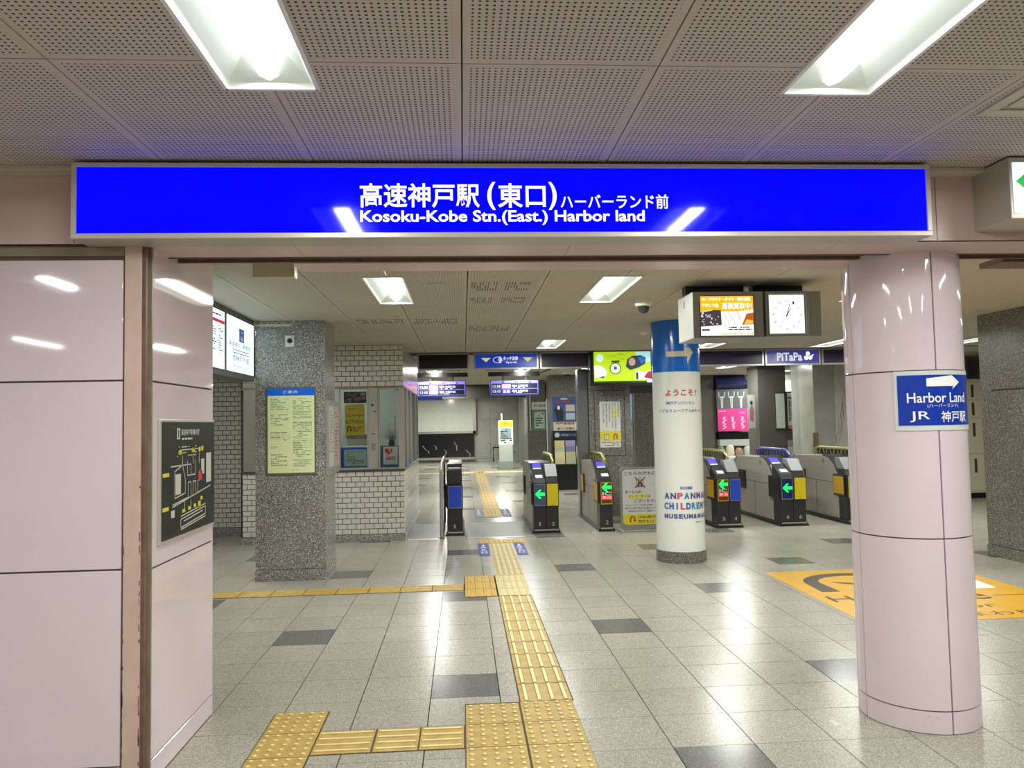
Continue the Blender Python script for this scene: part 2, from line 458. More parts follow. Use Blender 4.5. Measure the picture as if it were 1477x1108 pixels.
near_l = [(.62, .93, -4.78, -3.49), (2.575, 2.90, -4.78, -3.49), (.62, .93, -7.6, -6.3), (2.575, 2.90, -7.6, -6.3), (-1.93, -1.62, -5.62, -5.02), (-4.3, -3.98, -10.1, -8.8), (4.5, 4.82, -4.78, -3.49), (4.5, 4.82, -7.6, -6.3), (6.4, 6.72, -4.78, -3.49)]
far_l_ = [(.672, .975, -.36, .90), (2.51, 2.82, -.34, .92), (5.05, 5.36, -.25, 1.0), (2.52, 2.83, 4.1, 5.24), (4.98, 5.29, 4.2, 5.5), (6.88, 7.19, 4.2, 5.55), (8.95, 9.27, 4.2, 5.4), (7.2, 7.51, -2.0+.6, -.2), (-1.4, -1.09, 1.8, 3.06), (8.9, 9.21, .6, 1.86)]
deep_l = [(.66, .99, 9.2, 10.4), (2.53, 2.85, 9.2, 10.5), (5.0, 5.3, 9.2, 10.4), (7.0, 7.3, 9.2, 10.4), (.9, 1.25, 14.6, 15.8), (8.9, 9.25, 11.5, 12.7), (2.5, 2.85, 18.5, 19.7), (.7, 1.05, 22.5, 23.7), (4.9, 5.2, 14, 15.2)]
ceil = struct('ceiling', (0, 0, 0))
cut_panels(ceil, ceil_near, .777-.65*10, .65, 20, -3.68-1.3*6, 1.3, 8, ZN, .012, near_l, -5.2, 7.2, -11.0, -2.63)
MB().box(-5.3, 11.8, -11.1, -2.62, ZN+.1, ZN+.14).build('slab', seam, ceil)
MB().box(-5.2, 7.3, -2.70, -2.62, ZN-.022, ZN+.0).build('cove_strip', mat('cove_cream', (190, 180, 162), .5), ceil, bev=.003)
ceil2 = struct('ceiling', (0, 0, 0))
cut_panels(ceil2, ceil_far, .245-.61*5, .61, 17, -.35-1.22*2, 1.22, 7, ZF, .012, far_l_, -2.8, 7.0, -2.0, 5.95, .004)
cut_panels(ceil2, ceil_plain, .245+.61*11+.045, .61, 8, -.35-1.22*2, 1.22, 7, ZF, .012, far_l_, 7.0, 11.6, -2.0, 5.95)
MB().box(-3.6, 11.8, -2.0, 6.1, ZF+.1, ZF+.14).build('slab', seam, ceil2)
# service slots in the far boards
slot = mat('vent_slot_dark', (98, 92, 80), .9)
def slots(x0, x1, y0, y1, nx, ny):
    B = MB(); rnd = random.Random(int(x0*100))
    for i in range(nx):
        for j in range(ny):
            if rnd.random() < .25: continue
            x = x0+(x1-x0)*i/nx; yy = y0+(y1-y0)*j/ny; B.box(x, x+(x1-x0)/nx*.35, yy, yy+(y1-y0)/ny*.8, ZF-.0015, ZF+.002)
    B.build('vent_slots', slot, ceil2, recalc=False)['kind'] = 'stuff'
for a in ((1.50, 1.72, -.1, .3, 10, 3), (1.78, 1.98, -.1, .3, 9, 3), (1.50, 1.70, .62, .95, 10, 3), (1.78, 2.0, .62, .95, 10, 3), (1.5, 1.98, 2.6, 3.1, 16, 3), (.3, .8, 1.95, 2.3, 16, 3), (.9, 1.38, 1.95, 2.4, 16, 3)): slots(*a)
ceil3 = struct('ceiling', (0, 0, 0))
cut_panels(ceil3, ceil_plain, -3.4, 1.22, 13, 6.15, 3.0, 8, 2.72, .012, deep_l, -3.4, 11.8, 6.15, 30)
MB().box(-3.6, 11.8, 6.1, 30, 2.84, 2.88).build('slab', seam, ceil3)

def lamp(rect, z, label, power=1.0, group=None):
    x0, x1, y0, y1 = rect; cx = (x0+x1)/2; g = .006
    t = thing('ceiling_light', label, 'ceiling light', (cx, (y0+y1)/2, z), group)
    hw = (x1-x0)/2-g; tw = .055; zt = z+.085; zb = z-.004; e = .12
    B = MB()
    xa, xb, ya, yb = x0+g, x1-g, y0+g, y1-g
    B.quad((xa, ya, zb), (cx-tw, ya+e, zt), (cx-tw, yb-e, zt), (xa, yb, zb))
    B.quad((xb, ya, zb), (xb, yb, zb), (cx+tw, yb-e, zt), (cx+tw, ya+e, zt))
    B.quad((xa, ya, zb), (xb, ya, zb), (cx+tw, ya+e, zt), (cx-tw, ya+e, zt))
    B.quad((xa, yb, zb), (cx-tw, yb-e, zt), (cx+tw, yb-e, zt), (xb, yb, zb))
    B.quad((cx-tw, ya+e, zt), (cx+tw, ya+e, zt), (cx+tw, yb-e, zt), (cx-tw, yb-e, zt))
    B.build('reflector', lampw, t, recalc=False)
    B = MB(); r = .008
    B.box(x0-r, x0+g, y0-r, y1+r, z-.008, z+.01); B.box(x1-g, x1+r, y0-r, y1+r, z-.008, z+.01)
    B.box(x0, x1, y0-r, y0+g, z-.008, z+.01); B.box(x0, x1, y1-g, y1+r, z-.008, z+.01)
    B.build('rim', white, t)
    pr = [(cx-.05, z+.055), (cx-.032, z+.022), (cx, z+.012), (cx+.032, z+.022), (cx+.05, z+.055)]
    B = MB()
    k = 0
    for yy in (ya+.02, yb-.02):
        for px, pz in pr: B.v.append(Vector((px, yy, pz)))
    for i in range(4): B.f.append((i, i+1, 6+i, 5+i)); B.mi.append(0)
    B.f += [(4, 3, 2, 1, 0), (5, 6, 7, 8, 9), (0, 5, 9, 4)]; B.mi += [0, 0, 0]
    B.build('lamp_tube', tube, t)
    ld = bpy.data.lights.new('lamp_glow', 'AREA'); ld.shape = 'RECTANGLE'; ld.size = .085; ld.size_y = y1-y0-.1
    ld.energy = LAMP_W*power; ld.color = (.985, 1.0, .93)
    lo = bpy.data.objects.new('lamp_glow', ld); C.objects.link(lo); lo.parent = t
    lo.location = (0, 0, .008)
    return t
LN = ['recessed fluorescent light above the left half of the blue station sign', 'recessed fluorescent light above the right half of the blue station sign']
for i, r in enumerate(near_l):
    if i < 2: lamp(r, ZN, LN[i])
    else: lamp(r, ZN, 'recessed fluorescent light in the ceiling at the viewer\'s side of the beam, out of view', group='lights out of view')
LF = ['recessed light behind the beam, left one over the guide path', 'recessed light behind the beam, beside the dome camera', 'recessed light behind the box with the wall clock',
      'small lit troffer just before the blue touch payment header', 'light partly hidden behind the advert and clock box', 'light between header boards and the pink round column', 'light seen between the pink column and the right granite column']
for i, r in enumerate(far_l_): lamp(r, ZF, LF[i] if i < 7 else 'recessed fluorescent light out of the frame', 1.25, group=None if i < 7 else 'lights out of view')
LD = ['far light seen just under the blank black header board', 'far light seen under the touch payment header', 'far light right of the white round column', 'far light seen below the purple header board', 'farther light above the left departure board', 'distant light above the shop passage']
for i, r in enumerate(deep_l): lamp(r, 2.72, LD[i] if i < 6 else 'recessed fluorescent light deep in the passage', 4.0 if r[2] > 17 else 2.1, None if i < 6 else 'deep passage lights')

# ================================================================== BEAM and LEFT WALL
YF, ZB = -2.62, 2.41
beam = struct('trim_1', (0, 0, 0), 'pink painted steel beam across the opening')
B = MB().box(-5.2, 7.3, YF+.004, -2.345, ZB+.004, 2.86); B.build('beam_core', groove, beam)
MB().box(-5.2, 7.3, -2.345, -2.21, ZB+.05, 2.86).build('shutter_slot', rust, beam)
MB().box(-5.2, 7.3, -2.21, -1.99, ZB+.13, 2.86).build('beam_back', pinkb, beam)
for a, b in ((-5.2, -.31), (-.306, 3.70), (3.704, 7.3)):
    MB().box(a, b, YF, YF+.004, ZB, ZN).build('fascia_panel', pinkb, beam)
for a, b in ((-5.2, -.64), (-.637, .65), (.653, 1.93), (1.933, 3.23), (3.233, 4.5), (4.503, 7.3)):
    MB().box(a, b, YF, -2.345, ZB, ZB+.004).build('soffit_panel', pinkb, beam)
MB().box(-5.2, 7.3, -2.35, -2.34, ZB-.004, ZB+.05).build('slot_lip', groove, beam)
MB().box(.56, 3.76, -2.205, -2.0, ZB-.002, ZB+.12).build('shutter_box', pinkb, beam, bev=.002)
MB().box(-5.2, 7.3, -2.225, -2.205, ZB+.002, ZB+.1).build('slot_lip', rust, beam)
tag(MB().box(.30, .52, -1.98, -1.90, 2.385, 2.46).build('sign_back', mat('cream_box', (190, 184, 150), .4), None, bev=.003), 'small cream metal box hanging behind the beam at left', 'box')
tag(MB().box(4.35, 7.2, -2.19, -2.0, 2.40, 2.43).build('shutter_rail', rust, None), 'brown shutter rail under the beam right of the pink column', 'rail')

wl = struct('wall_left', (0, 0, 0), 'pink enamelled steel wall panels left of the opening')
MB().box(-5.3, -.012, YF+.012, -1.705, 0, 2.7).build('wall_core', groove, wl)
zs = [.004, .123, .968, 1.80, 2.345]
for k in range(4):
    for a, b in ((-5.1, -3.7), (-3.696, -2.5), (-2.496, -1.3), (-1.296, -.095)):
        MB().box(a, b, YF, YF+.012, zs[k]+.004, zs[k+1]-.004).build('wall_panel', pink, wl, bev=.002, seg=1)
MB().box(-5.1, -.09, YF+.001, YF+.01, 2.36, 2.40).build('head_strip', olive, wl)
MB().box(-.086, -.012, YF-.004, YF+.012, 0, 2.41).build('corner_post', pinkp, wl, bev=.003)
MB().box(-.012, .004, YF+.002, YF+.03, 0, 2.41).build('guide_channel', rust, wl)
MB().box(-.012, -.004, YF+.03, -2.565, 0, 2.41).build('guide_channel', olive, wl)
MB().box(-.012, .012, -2.570, -2.556, 0, 2.41).build('guide_channel', olive, wl)
for k, (a, b) in enumerate(((.0, .108), (.108, .952), (.952, 1.80), (1.80, 2.7))):
    MB().box(-.012, 0, -2.55, -1.705, a+.004, b-.004).build('wall_panel', pink, wl, bev=.002, seg=1)
MB().box(-.05, 0, -1.705, -1.69, 0, 2.7).build('edge_strip', pink, wl)

B = MB(); rnd = random.Random(21)
for k in range(46):
    z = rnd.uniform(.05, 1.5)*rnd.uniform(.4, 1); a = rnd.choice((-.087, -.017)); w = rnd.uniform(.002, .006); h = rnd.uniform(.006, .04)
    B.box(a, a+w, YF-.0052, YF-.0035, z, z+h)
B.build('rust_chips', rust, wl)['kind'] = 'stuff'
B = MB()
for k in range(7):
    u = rnd.uniform(-.24, -.05); v = rnd.uniform(.03, .09); l = rnd.uniform(.004, .016); q = rnd.uniform(-.004, .008); f_ = cylmap(3.80, -2.12, .29)
    B.quad(f_(u, v, .0012), f_(u+l, v+q, .0012), f_(u+l*.9, v+q+.003, .0012), f_(u-.002, v+.003, .0012))
SCUFFS = B
# enclosing walls (outside the view or at its edge)
wb = struct('wall_back', (0, 0, 0)); MB().box(-5.3, 11.8, -11.2, -11.1, 0, 2.9).build('wall_face', pinkb, wb)
wr = struct('wall_right', (0, 0, 0)); MB().box(11.8, 11.9, -9, 30, 0, 2.9).build('wall_face', mat('grey_wall', (150, 148, 140), .5), wr)
MB().box(7.3, 11.8, -2.62, -2.5, 0, 2.9).build('wall_face', pinkb, wr)

# ================================================================== PINK COLUMN
cx, cy, R = 3.80, -2.12, .29
col = thing('round_column', 'pink enamelled round column standing under the beam at right', 'column', (cx, cy, 0))
MB().cyl(cx, cy, 0, 2.43, R-.008, 64).build('column_core', groove, col, smooth=True)
for (z0, z1) in ((.0, .112), (.112, .958), (.958, 1.803), (1.803, 2.43)):
    for a0, a1 in ((-177, -90), (-90, -3), (-3, 90), (90, 183)):
        MB().cyl(cx, cy, z0+.0035, z1-.0035, R, 22, a0=math.radians(a0+.8), a1=math.radians(a1-.8), rin=R-.01).build('column_panel', pink, col, smooth=True)
cm = cylmap(cx, cy, R)
SCUFFS.build('scuff_marks', mat('scuff_grey', (186, 172, 176), .5), col, recalc=False)['kind'] = 'stuff'
def plate(p, f, u0, u1, v0, v1, n0, n1, m, name='sign_plate', seg=16):
    B = MB(); k = 0
    for i in range(seg+1):
        u = u0+(u1-u0)*i/seg
        for (v, n) in ((v0, n0), (v1, n0), (v0, n1), (v1, n1)): B.v.append(f(u, v, n))
    for i in range(seg):
        a = 4*i; b = a+4
        B.f += [(a+2, b+2, b+3, a+3), (a, a+1, b+1, b), (a+1, a+3, b+3, b+1), (a, b, b+2, a+2)]; B.mi += [0]*4
    B.f += [(0, 2, 3, 1), (4*seg, 4*seg+1, 4*seg+3, 4*seg+2)]; B.mi += [0, 0]
    return B.build(name, m, p, smooth=True)
sg = thing('direction_sign', 'blue and white arrow sign curved round the pink column', 'sign', cm(0, 1.65, .01))
uL, uR = -.200, .238
plate(sg, cm, uL, uR, 1.50, 1.802, .001, .006, mat('sign_white_board', (214, 220, 216), .25))
signblue = mat('sign_blue', (24, 60, 170), .2)
plate(sg, cm, uL+.014, uR-.012, 1.526, 1.780, .006, .008, signblue, 'blue_field')
def poly_on(p, f, pts, n, m, name='arrow', cut=.03):
    b = bmesh.new(); fa = b.faces.new([b.verts.new((u, v, 0)) for u, v in pts]); bmesh.ops.triangulate(b, faces=[fa])
    for _ in range(4):
        ed = [e for e in b.edges if e.calc_length() > cut]
        if ed: bmesh.ops.subdivide_edges(b, edges=ed, cuts=1)
    bmesh.ops.triangulate(b, faces=b.faces)
    b.verts.index_update(); B = MB(); B.v = [f(v.co.x, v.co.y, n) for v in b.verts]; B.f = [tuple(v.index for v in q.verts) for q in b.faces]; B.mi = [0]*len(B.f); b.free()
    return B.build(name, m, p, recalc=False)
poly_on(sg, cm, [(-.055, 1.722), (.085, 1.722), (.080, 1.706), (.130, 1.742), (.080, 1.777), (.085, 1.762), (-.055, 1.762)], .0095, txtw)
text(sg, cm, 'Harbor Land', -.145, .175, 1.640, 1.690, txtw, .0095, .01, cut=.03)
text(sg, cm, '(ハーバーランド)', -.055, .115, 1.612, 1.634, txtw, .0095, 0, cut=.03)
text(sg, cm, 'JR', -.135, -.045, 1.543, 1.597, txtw, .0095, .005, cut=.03)
text(sg, cm, '神戸駅', .010, .178, 1.540, 1.597, txtw, .0095, .01, cut=.03)

# ================================================================== STATION SIGN
sb = (0, 0, 255)
sign = thing('station_sign', 'long lit royal blue station name sign on the beam', 'sign', (1.66, -2.70, 2.57))
F = front(-2.78)
Bx = MB(); a, b, c, d = -.245, 3.578, 2.40, 2.73
Bx.box(a, b, -2.765, YF, c, d); Bx.build('sign_housing', frame_m, sign, bev=.004)
fb = MB(); e = .022
for (u0, u1, v0, v1) in ((a, b, c, c+e), (a, b, d-e+.003, d), (a, a+e, c+e, d-e+.003), (b-e, b, c+e, d-e+.003)): fb.box(u0, u1, -2.78, -2.764, v0, v1)
fb.build('sign_frame', mat('sign_frame_light', (206, 198, 186), .3, .2), sign, bev=.002)
face = mat('lit_blue_face', (0, 0, 160), .07, emis=1.0, ecol=(0, 0, 255), spec=.2)
MB().box(a+e, b-e, -2.774, -2.763, c+e, d-e+.003).build('sign_face', face, sign)
litw = mat('lit_white_letter', (240, 240, 250), .3, emis=1.0, ecol=(250, 250, 255))
F = front(-2.774)
text(sign, F, '高速神戸駅', .977, 1.502, 2.532, 2.642, litw, .002, .018)
text(sign, F, '(', 1.535, 1.572, 2.522, 2.648, litw, .002, .02); text(sign, F, '東口', 1.582, 1.795, 2.532, 2.642, litw, .002, .018); text(sign, F, ')', 1.808, 1.845, 2.522, 2.648, litw, .002, .02)
text(sign, F, 'ハーバーランド前', 1.862, 2.350, 2.527, 2.592, litw, .002, .012)
text(sign, F, 'Kosoku-Kobe Stn.(East.) Harbor land', .978, 2.240, 2.454, 2.521, litw, .002, .020)

ex = thing('exit_sign', 'lit white exit box with green arrow at the right edge', 'sign', (4.3, -2.75, 2.6))
MB().box(3.895, 4.70, -2.86, YF, 2.455, 2.738).build('sign_housing', frame_m, ex, bev=.004)
litgw = mat('lit_pale_face', (225, 240, 238), .3, emis=1.0, ecol=(222, 246, 246))
MB().box(3.912, 4.68, -2.866, -2.858, 2.482, 2.712).build('sign_face', litgw, ex)
grn = mat('exit_green', (0, 190, 80), .4, emis=.6, ecol=(0, 190, 70))
F = front(-2.866)
MB().fpoly(F, [(3.922, 2.625), (3.965, 2.66), (4.05, 2.66), (4.02, 2.635), (4.14, 2.635), (4.14, 2.615), (4.02, 2.615), (4.05, 2.59), (3.965, 2.59)], 0, .002).build('green_arrow', grn, ex)
text(ex, F, '出口', 4.28, 4.50, 2.60, 2.70, grn, .003, .01)
vent = thing('air_vent', 'square ceiling air diffuser at the upper right edge', 'vent', (3.72, -3.55, ZN))
for k in range(4):
    q = .30-.07*k; zz = ZN-.010+.003*k
    B = MB(); x0, y0 = 3.725, -3.62
    for (u0, u1, v0, v1) in ((-q, q, -q, -q+.05), (-q, q, q-.05, q), (-q, -q+.05, -q+.05, q-.05), (q-.05, q, -q+.05, q-.05)): B.box(x0+u0, x0+u1, y0+v0, y0+v1, zz, zz+.012)
    B.build('louvre', mat('diffuser_cream', (184, 178, 160), .5), vent, bev=.002)
MB().box(3.50, 3.95, -3.84, -3.40, ZN-.0005, ZN+.002).build('vent_shadow_plate', black, vent)
# ================================================================== MAP BOARD on the reveal
F = side(0.0)
t = thing('station_map_board', 'black station map board on the pink reveal panel', 'notice board', (0, -2.07, 1.34))
MB().fbox(F, -2.47, -1.70, 1.045, 1.628, 0, .012).build('board_frame', mat('pale_frame', (196, 194, 184), .35, .3), t, bev=.003)
mapk = mat('map_black', (38, 42, 38), .22)
MB().fbox(F, -2.45, -1.712, 1.060, 1.615, .012, .015).build('board_face', mapk, t)
mw = mat('map_white_line', (196, 198, 184), .5); my = mat('map_yellow', (214, 206, 60), .5)
n = .0165
text(t, F, '高速神戸駅構内図', -2.215, -1.96, 1.548, 1.580, mw, n, .01)
MB().frect(F, -2.275, -2.232, 1.530, 1.585, n).build('info_mark', mw, t, recalc=False)
MB().frect(F, -2.259, -2.248, 1.538, 1.576, n+.001).build('info_letter', mapk, t, recalc=False)
smallprint(t, F, -2.21, -2.06, 1.522, 1.540, 1, mw, n, .9, 3)
smallprint(t, F, -2.27, -1.95, 1.44, 1.50, 4, mw, n, .45, 4, .35)
B = MB()
def ln(B, pts, w=.006):
    for (a, b), (c, d) in zip(pts, pts[1:]):
        if abs(a-c) > abs(b-d): B.quad(F(a, b-w/2, n), F(c, d-w/2, n), F(c, d+w/2, n), F(a, b+w/2, n))
        else: B.quad(F(a-w/2, b, n), F(c-w/2, d, n), F(c+w/2, d, n), F(a+w/2, b, n))
for pl in ([(-2.35, 1.40), (-2.08, 1.40), (-2.08, 1.345), (-2.02, 1.345), (-2.02, 1.42)], [(-2.13, 1.42), (-2.13, 1.345), (-2.09, 1.345)], [(-2.30, 1.375), (-2.20, 1.40), (-2.16, 1.33), (-2.16, 1.26), (-2.30, 1.245), (-2.30, 1.375)],
           [(-2.33, 1.215), (-2.12, 1.235), (-2.12, 1.31), (-2.08, 1.31), (-2.08, 1.235)], [(-2.33, 1.205), (-1.78, 1.27)], [(-2.05, 1.245), (-2.05, 1.31), (-2.01, 1.31), (-2.01, 1.25)], [(-1.98, 1.25), (-1.98, 1.31), (-1.95, 1.31)],
           [(-2.2, 1.40), (-2.2, 1.45)], [(-2.05, 1.40), (-2.05, 1.46)], [(-1.96, 1.40), (-1.96, 1.46)], [(-2.17, 1.22), (-2.17, 1.18)], [(-2.08, 1.22), (-2.08, 1.18)],
           [(-2.22, 1.135), (-1.86, 1.165), (-1.86, 1.125), (-2.22, 1.095), (-2.22, 1.135)], [(-2.22, 1.150), (-1.86, 1.178)], [(-2.22, 1.085), (-1.86, 1.112)], [(-2.18, 1.122), (-1.9, 1.146)]): ln(B, pl)
B.frect(F, -2.29, -2.22, 1.26, 1.36, n); B.frect(F, -1.93, -1.88, 1.34, 1.42, n); B.frect(F, -1.85, -1.77, 1.29, 1.45, n); B.frect(F, -2.345, -2.30, 1.155, 1.19, n)
B.build('map_lines', mw, t, recalc=False)
B = MB()
for (u, v, w_, h) in ((-2.25, 1.455, .045, .02), (-2.07, 1.462, .045, .02), (-1.97, 1.462, .035, .022), (-1.925, 1.465, .03, .024), (-2.45, 1.355, .08, .018), (-2.45, 1.195, .075, .018), (-2.20, 1.165, .04, .018), (-2.12, 1.17, .04, .018), (-2.04, 1.175, .035, .018), (-1.975, 1.165, .04, .035), (-1.94, 1.205, .035, .018)): B.frect(F, u, u+w_, v, v+h, n)
B.build('map_labels', my, t, recalc=False)['kind'] = 'stuff'
MB().frect(F, -1.97, -1.915, 1.31, 1.36, n).build('here_mark', red, t, recalc=False)

# ================================================================== LEFT GRANITE COLUMN
c1 = thing('granite_column', 'square grey terrazzo column with the yellow-green notice', 'column', (-.38, 2.28, 0))
MB().box(-.745, -.028, 1.985, 2.59, .116, 2.70).build('shaft', granite, c1, bev=.004)
MB().box(-.752, -.021, 1.978, 2.597, 0, .112).build('plinth', granite, c1, bev=.004)
MB().box(-.735, -.038, 1.995, 2.58, .10, .12).build('plinth_joint', groove, c1)
t = thing('speaker_plate', 'small white plate with a black centre high on the left terrazzo column', 'plate', (-.388, 1.985, 2.48))
F = front(1.985)
RB(t, F, -.434, -.342, 2.425, 2.543, white, 'plate', bev=.003)
MB().fpoly(F, [(-.388+.026*math.cos(a*PI/8), 2.487+.026*math.sin(a*PI/8)) for a in range(16)], .006, .012).build('speaker_hole', black, t)
smallprint(t, F, -.415, -.36, 2.52, 2.535, 1, txtk, .0075)
tag(RB(None, F, -.745, -.377, 2.640, 2.665, mat('tape_beige', (206, 196, 150), .5), 'tape_strip', 0, .003), 'beige tape strip at the top of the left terrazzo column', 'tape')
t = thing('notice_board', 'pale yellow notice with blue header on the left terrazzo column', 'notice board', (-.378, 1.985, 1.54))
RB(t, F, -.632, -.122, 1.085, 2.0, olive if False else mat('grey_green_frame', (96, 104, 84), .5), 'board_frame', 0, .012, .002)
RB(t, F, -.615, -.137, 1.108, 1.912, mat('notice_yellow', (234, 244, 190), .35), 'board_face', .012, .014)
RB(t, F, -.622, -.132, 1.912, 1.986, mat('notice_blue', (16, 108, 240), .3), 'header', .012, .016)
text(t, F, 'ご 案 内', -.455, -.310, 1.933, 1.965, txtw, .018, .01)
pk = mat('notice_print', (146, 158, 122), .6)
for i, (u0, u1, v0, v1, r) in enumerate(((-.585, -.40, 1.76, 1.885, 7), (-.585, -.40, 1.60, 1.72, 7), (-.585, -.395, 1.44, 1.54, 4), (-.585, -.50, 1.365, 1.385, 2), (-.585, -.42, 1.18, 1.31, 6), (-.355, -.165, 1.67, 1.885, 13), (-.355, -.165, 1.47, 1.64, 9), (-.355, -.165, 1.27, 1.45, 10), (-.355, -.165, 1.17, 1.25, 4), (-.36, -.17, 1.13, 1.15, 1))):
    smallprint(t, F, u0, u1, v0, v1, r, pk, .0155, .8, i+20, .4)
B = MB()
for (u0, u1, v0, v1) in ((-.585, -.395, 1.455, 1.52), (-.35, -.165, 1.55, 1.64), (-.35, -.165, 1.37, 1.46)):
    for k in range(5): B.frect(F, u0, u1, v0+(v1-v0)*k/4, v0+(v1-v0)*k/4+.0015, .0155)
    for k in range(4): B.frect(F, u0+(u1-u0)*k/3, u0+(u1-u0)*k/3+.0015, v0, v1, .0155)
B.build('table_lines', pk, t, recalc=False)
F = side(-.028)
t = thing('leaflet_case', 'narrow clear case with notices on the side of the left terrazzo column', 'notice case', (-.02, 2.36, 1.47))
MB().fbox(F, 2.0, 2.70, 1.07, 1.86, 0, .03).build('case_back', mat('case_grey', (150, 152, 146), .3), t, bev=.004)
RB(t, F, 2.05, 2.32, 1.15, 1.80, mat('paper_pale', (190, 196, 190), .5), 'paper', .03, .032); RB(t, F, 2.36, 2.66, 1.15, 1.80, mat('paper_pink', (196, 170, 162), .5), 'paper', .03, .032)
smallprint(t, F, 2.08, 2.3, 1.3, 1.75, 14, pk, .034, seed=5); smallprint(t, F, 2.39, 2.63, 1.2, 1.75, 14, mat('print_mauve', (140, 110, 120), .6), .034, seed=6)

# ---- lit fare board left of it
F = side(-.75)
t = thing('fare_board', 'lit white fare and guidance board hung left of the terrazzo column', 'lit board', (-.78, .9, 2.4))
MB().box(-.98, -.75, -.6, 1.975, 2.06, 2.695).build('board_housing', mat('dark_grey_housing', (96, 98, 96), .4, .2), t, bev=.005)
lit = mat('lit_board_face', (220, 238, 244), .2, emis=1.5, ecol=(206, 236, 246))
RB(t, F, -.40, .965, 2.12, 2.64, lit, 'lit_panel', 0, .004); RB(t, F, 1.04, 1.93, 2.12, 2.64, lit, 'lit_panel', 0, .004)
n = .006
RB(t, F, -.38, .955, 2.525, 2.555, mat('fare_red', (214, 60, 92), .4, emis=.5), 'fare_header', .004, .006)
smallprint(t, F, .5, .94, 2.58, 2.61, 1, mat('fare_print', (96, 84, 104), .5), n, .9, 8)
for k in range(4): smallprint(t, F, .25+.18*k, .37+.18*k, 2.27, 2.51, 11, MATS['fare_print'], n, .8, 9+k, .45)
B = MB()
for k in range(14): B.frect(F, -.3, .95, 2.15+.027*k, 2.152+.027*k, n)
B.build('fare_lines', mat('fare_line', (150, 176, 200), .5), t, recalc=False)
RB(t, F, 1.42, 1.58, 2.42, 2.55, mat('logo_blue', (40, 106, 196), .4, emis=.4), 'logo_panel', .004, .0065)
MB().frect(F, 1.455, 1.545, 2.435, 2.475, .008).frect(F, 1.47, 1.53, 2.50, 2.53, .008).build('logo_mark', txtw, t, recalc=False)
sk = mat('board_slate_text', (70, 98, 104), .5)
text(t, F, '高速神戸・新開地', 1.10, 1.80, 2.355, 2.405, sk, n, .008); smallprint(t, F, 1.2, 1.76, 2.32, 2.34, 1, sk, n, .9, 14)
MB().frect(F, 1.2, 1.75, 2.298, 2.306, n).build('rule_line', sk, t, recalc=False)
text(t, F, '西神戸方面', 1.20, 1.75, 2.22, 2.28, sk, n, .008); text(t, F, 'Kosoku Line', 1.26, 1.72, 2.165, 2.195, sk, n, .004)

# ================================================================== TICKET OFFICE (brick)
BW, BH = .121, .0717
def mkbrick(w, h, bev=.003):
    B = MB(); d = .006; g = .0035
    a = [(g, -0.0, g), (w-g, 0, g), (w-g, 0, h-g), (g, 0, h-g)]
    f = [(g+bev, -d, g+bev), (w-g-bev, -d, g+bev), (w-g-bev, -d, h-g-bev), (g+bev, -d, h-g-bev)]
    B.v = [Vector(q) for q in a+f]
    for i in range(4):
        j = (i+1) % 4; B.f.append((i, j, 4+j, 4+i)); B.mi.append(0)
    B.f.append((4, 5, 6, 7)); B.mi.append(0); return B
BM = {}
def brick_at(p, x, y, z, w, rot=0):
    k = round(w, 3)
    if k not in BM:
        o = mkbrick(k, BH).build('brick', brick_m, p, loc=(0, 0, 0), recalc=False); BM[k] = o.data
    else:
        o = bpy.data.objects.new('brick', BM[k]); C.objects.link(o); o.parent = p
    o.location = Vector((x, y, z))-org(p); o.rotation_euler = (0, 0, rot); return o
def brickwall(p, x0, x1, y, z0, rows, phase=0):
    for r in range(rows):
        off = BW/2 if (r+phase) % 2 else 0
        x = x1-off if off else x1
        if off: brick_at(p, x1-off, y, z0+r*BH, off)
        while x > x0+.02:
            w = min(BW, x-x0); brick_at(p, x-w, y, z0+r*BH, w); x -= w
of = struct('wall_office', (0, 4.53, 0), 'white glazed brick ticket office with steel windows')
YB = 4.536; XR = .592
# core walls: front low, front high, pier, side low, side high
MB().box(-1.60, XR-.006, YB, YB+.14, .095, .955).build('wall_core', mortar, of)
MB().box(-1.60, XR-.006, YB, YB+.14, 2.13, 2.70).build('wall_core', mortar, of)
MB().box(XR-.14, XR-.006, YB+.14, 7.95, .095, .955).build('wall_core', mortar, of)
MB().box(XR-.14, XR-.006, YB+.14, 7.95, 2.13, 2.72).build('wall_core', mortar, of)
MB().box(-1.62, XR+.012, 4.518, 4.68, 0, .095).build('plinth', granite, of, bev=.003)
MB().box(XR-.14, XR+.012, 4.68, 7.95, 0, .095).build('plinth', granite, of, bev=.003)
brickwall(of, -.50, XR, YB, .096, 12)
brickwall(of, -.50, XR, YB, 2.126, 8, 0)
brickwall(of, -1.60, -1.355, YB, .096, 12)
brickwall(of, -1.60, -1.355, YB, 2.126, 2)
sd = MB()
for z0, rows in ((.096, 12), (2.126, 8)):
    for r in range(rows):
        y = 4.536 - (BW/2 if r % 2 else 0)
        while y < 7.9:
            a, b = max(y, 4.536), min(y+BW, 7.93)
            sd.box(XR-.006, XR, a+.002, b-.002, z0+r*BH+.002, z0+(r+1)*BH-.002); y += BW
sd.build('side_bricks', brick_m, of, recalc=False)['kind'] = 'stuff'
MB().box(-1.62, XR+.016, 4.505, 4.70, .955, .978).build('window_sill', mat('dark_sill', (86, 84, 80), .35, .4), of, bev=.002)
MB().box(XR-.16, XR+.016, 4.70, 7.95, .955, .978).build('window_sill', MATS['dark_sill'], of, bev=.002)
MB().box(-1.62, XR+.006, 4.525, 4.68, 2.105, 2.128).build('window_head', olive, of)
MB().box(XR-.16, XR+.006, 4.68, 7.95, 2.105, 2.128).build('window_head', olive, of)
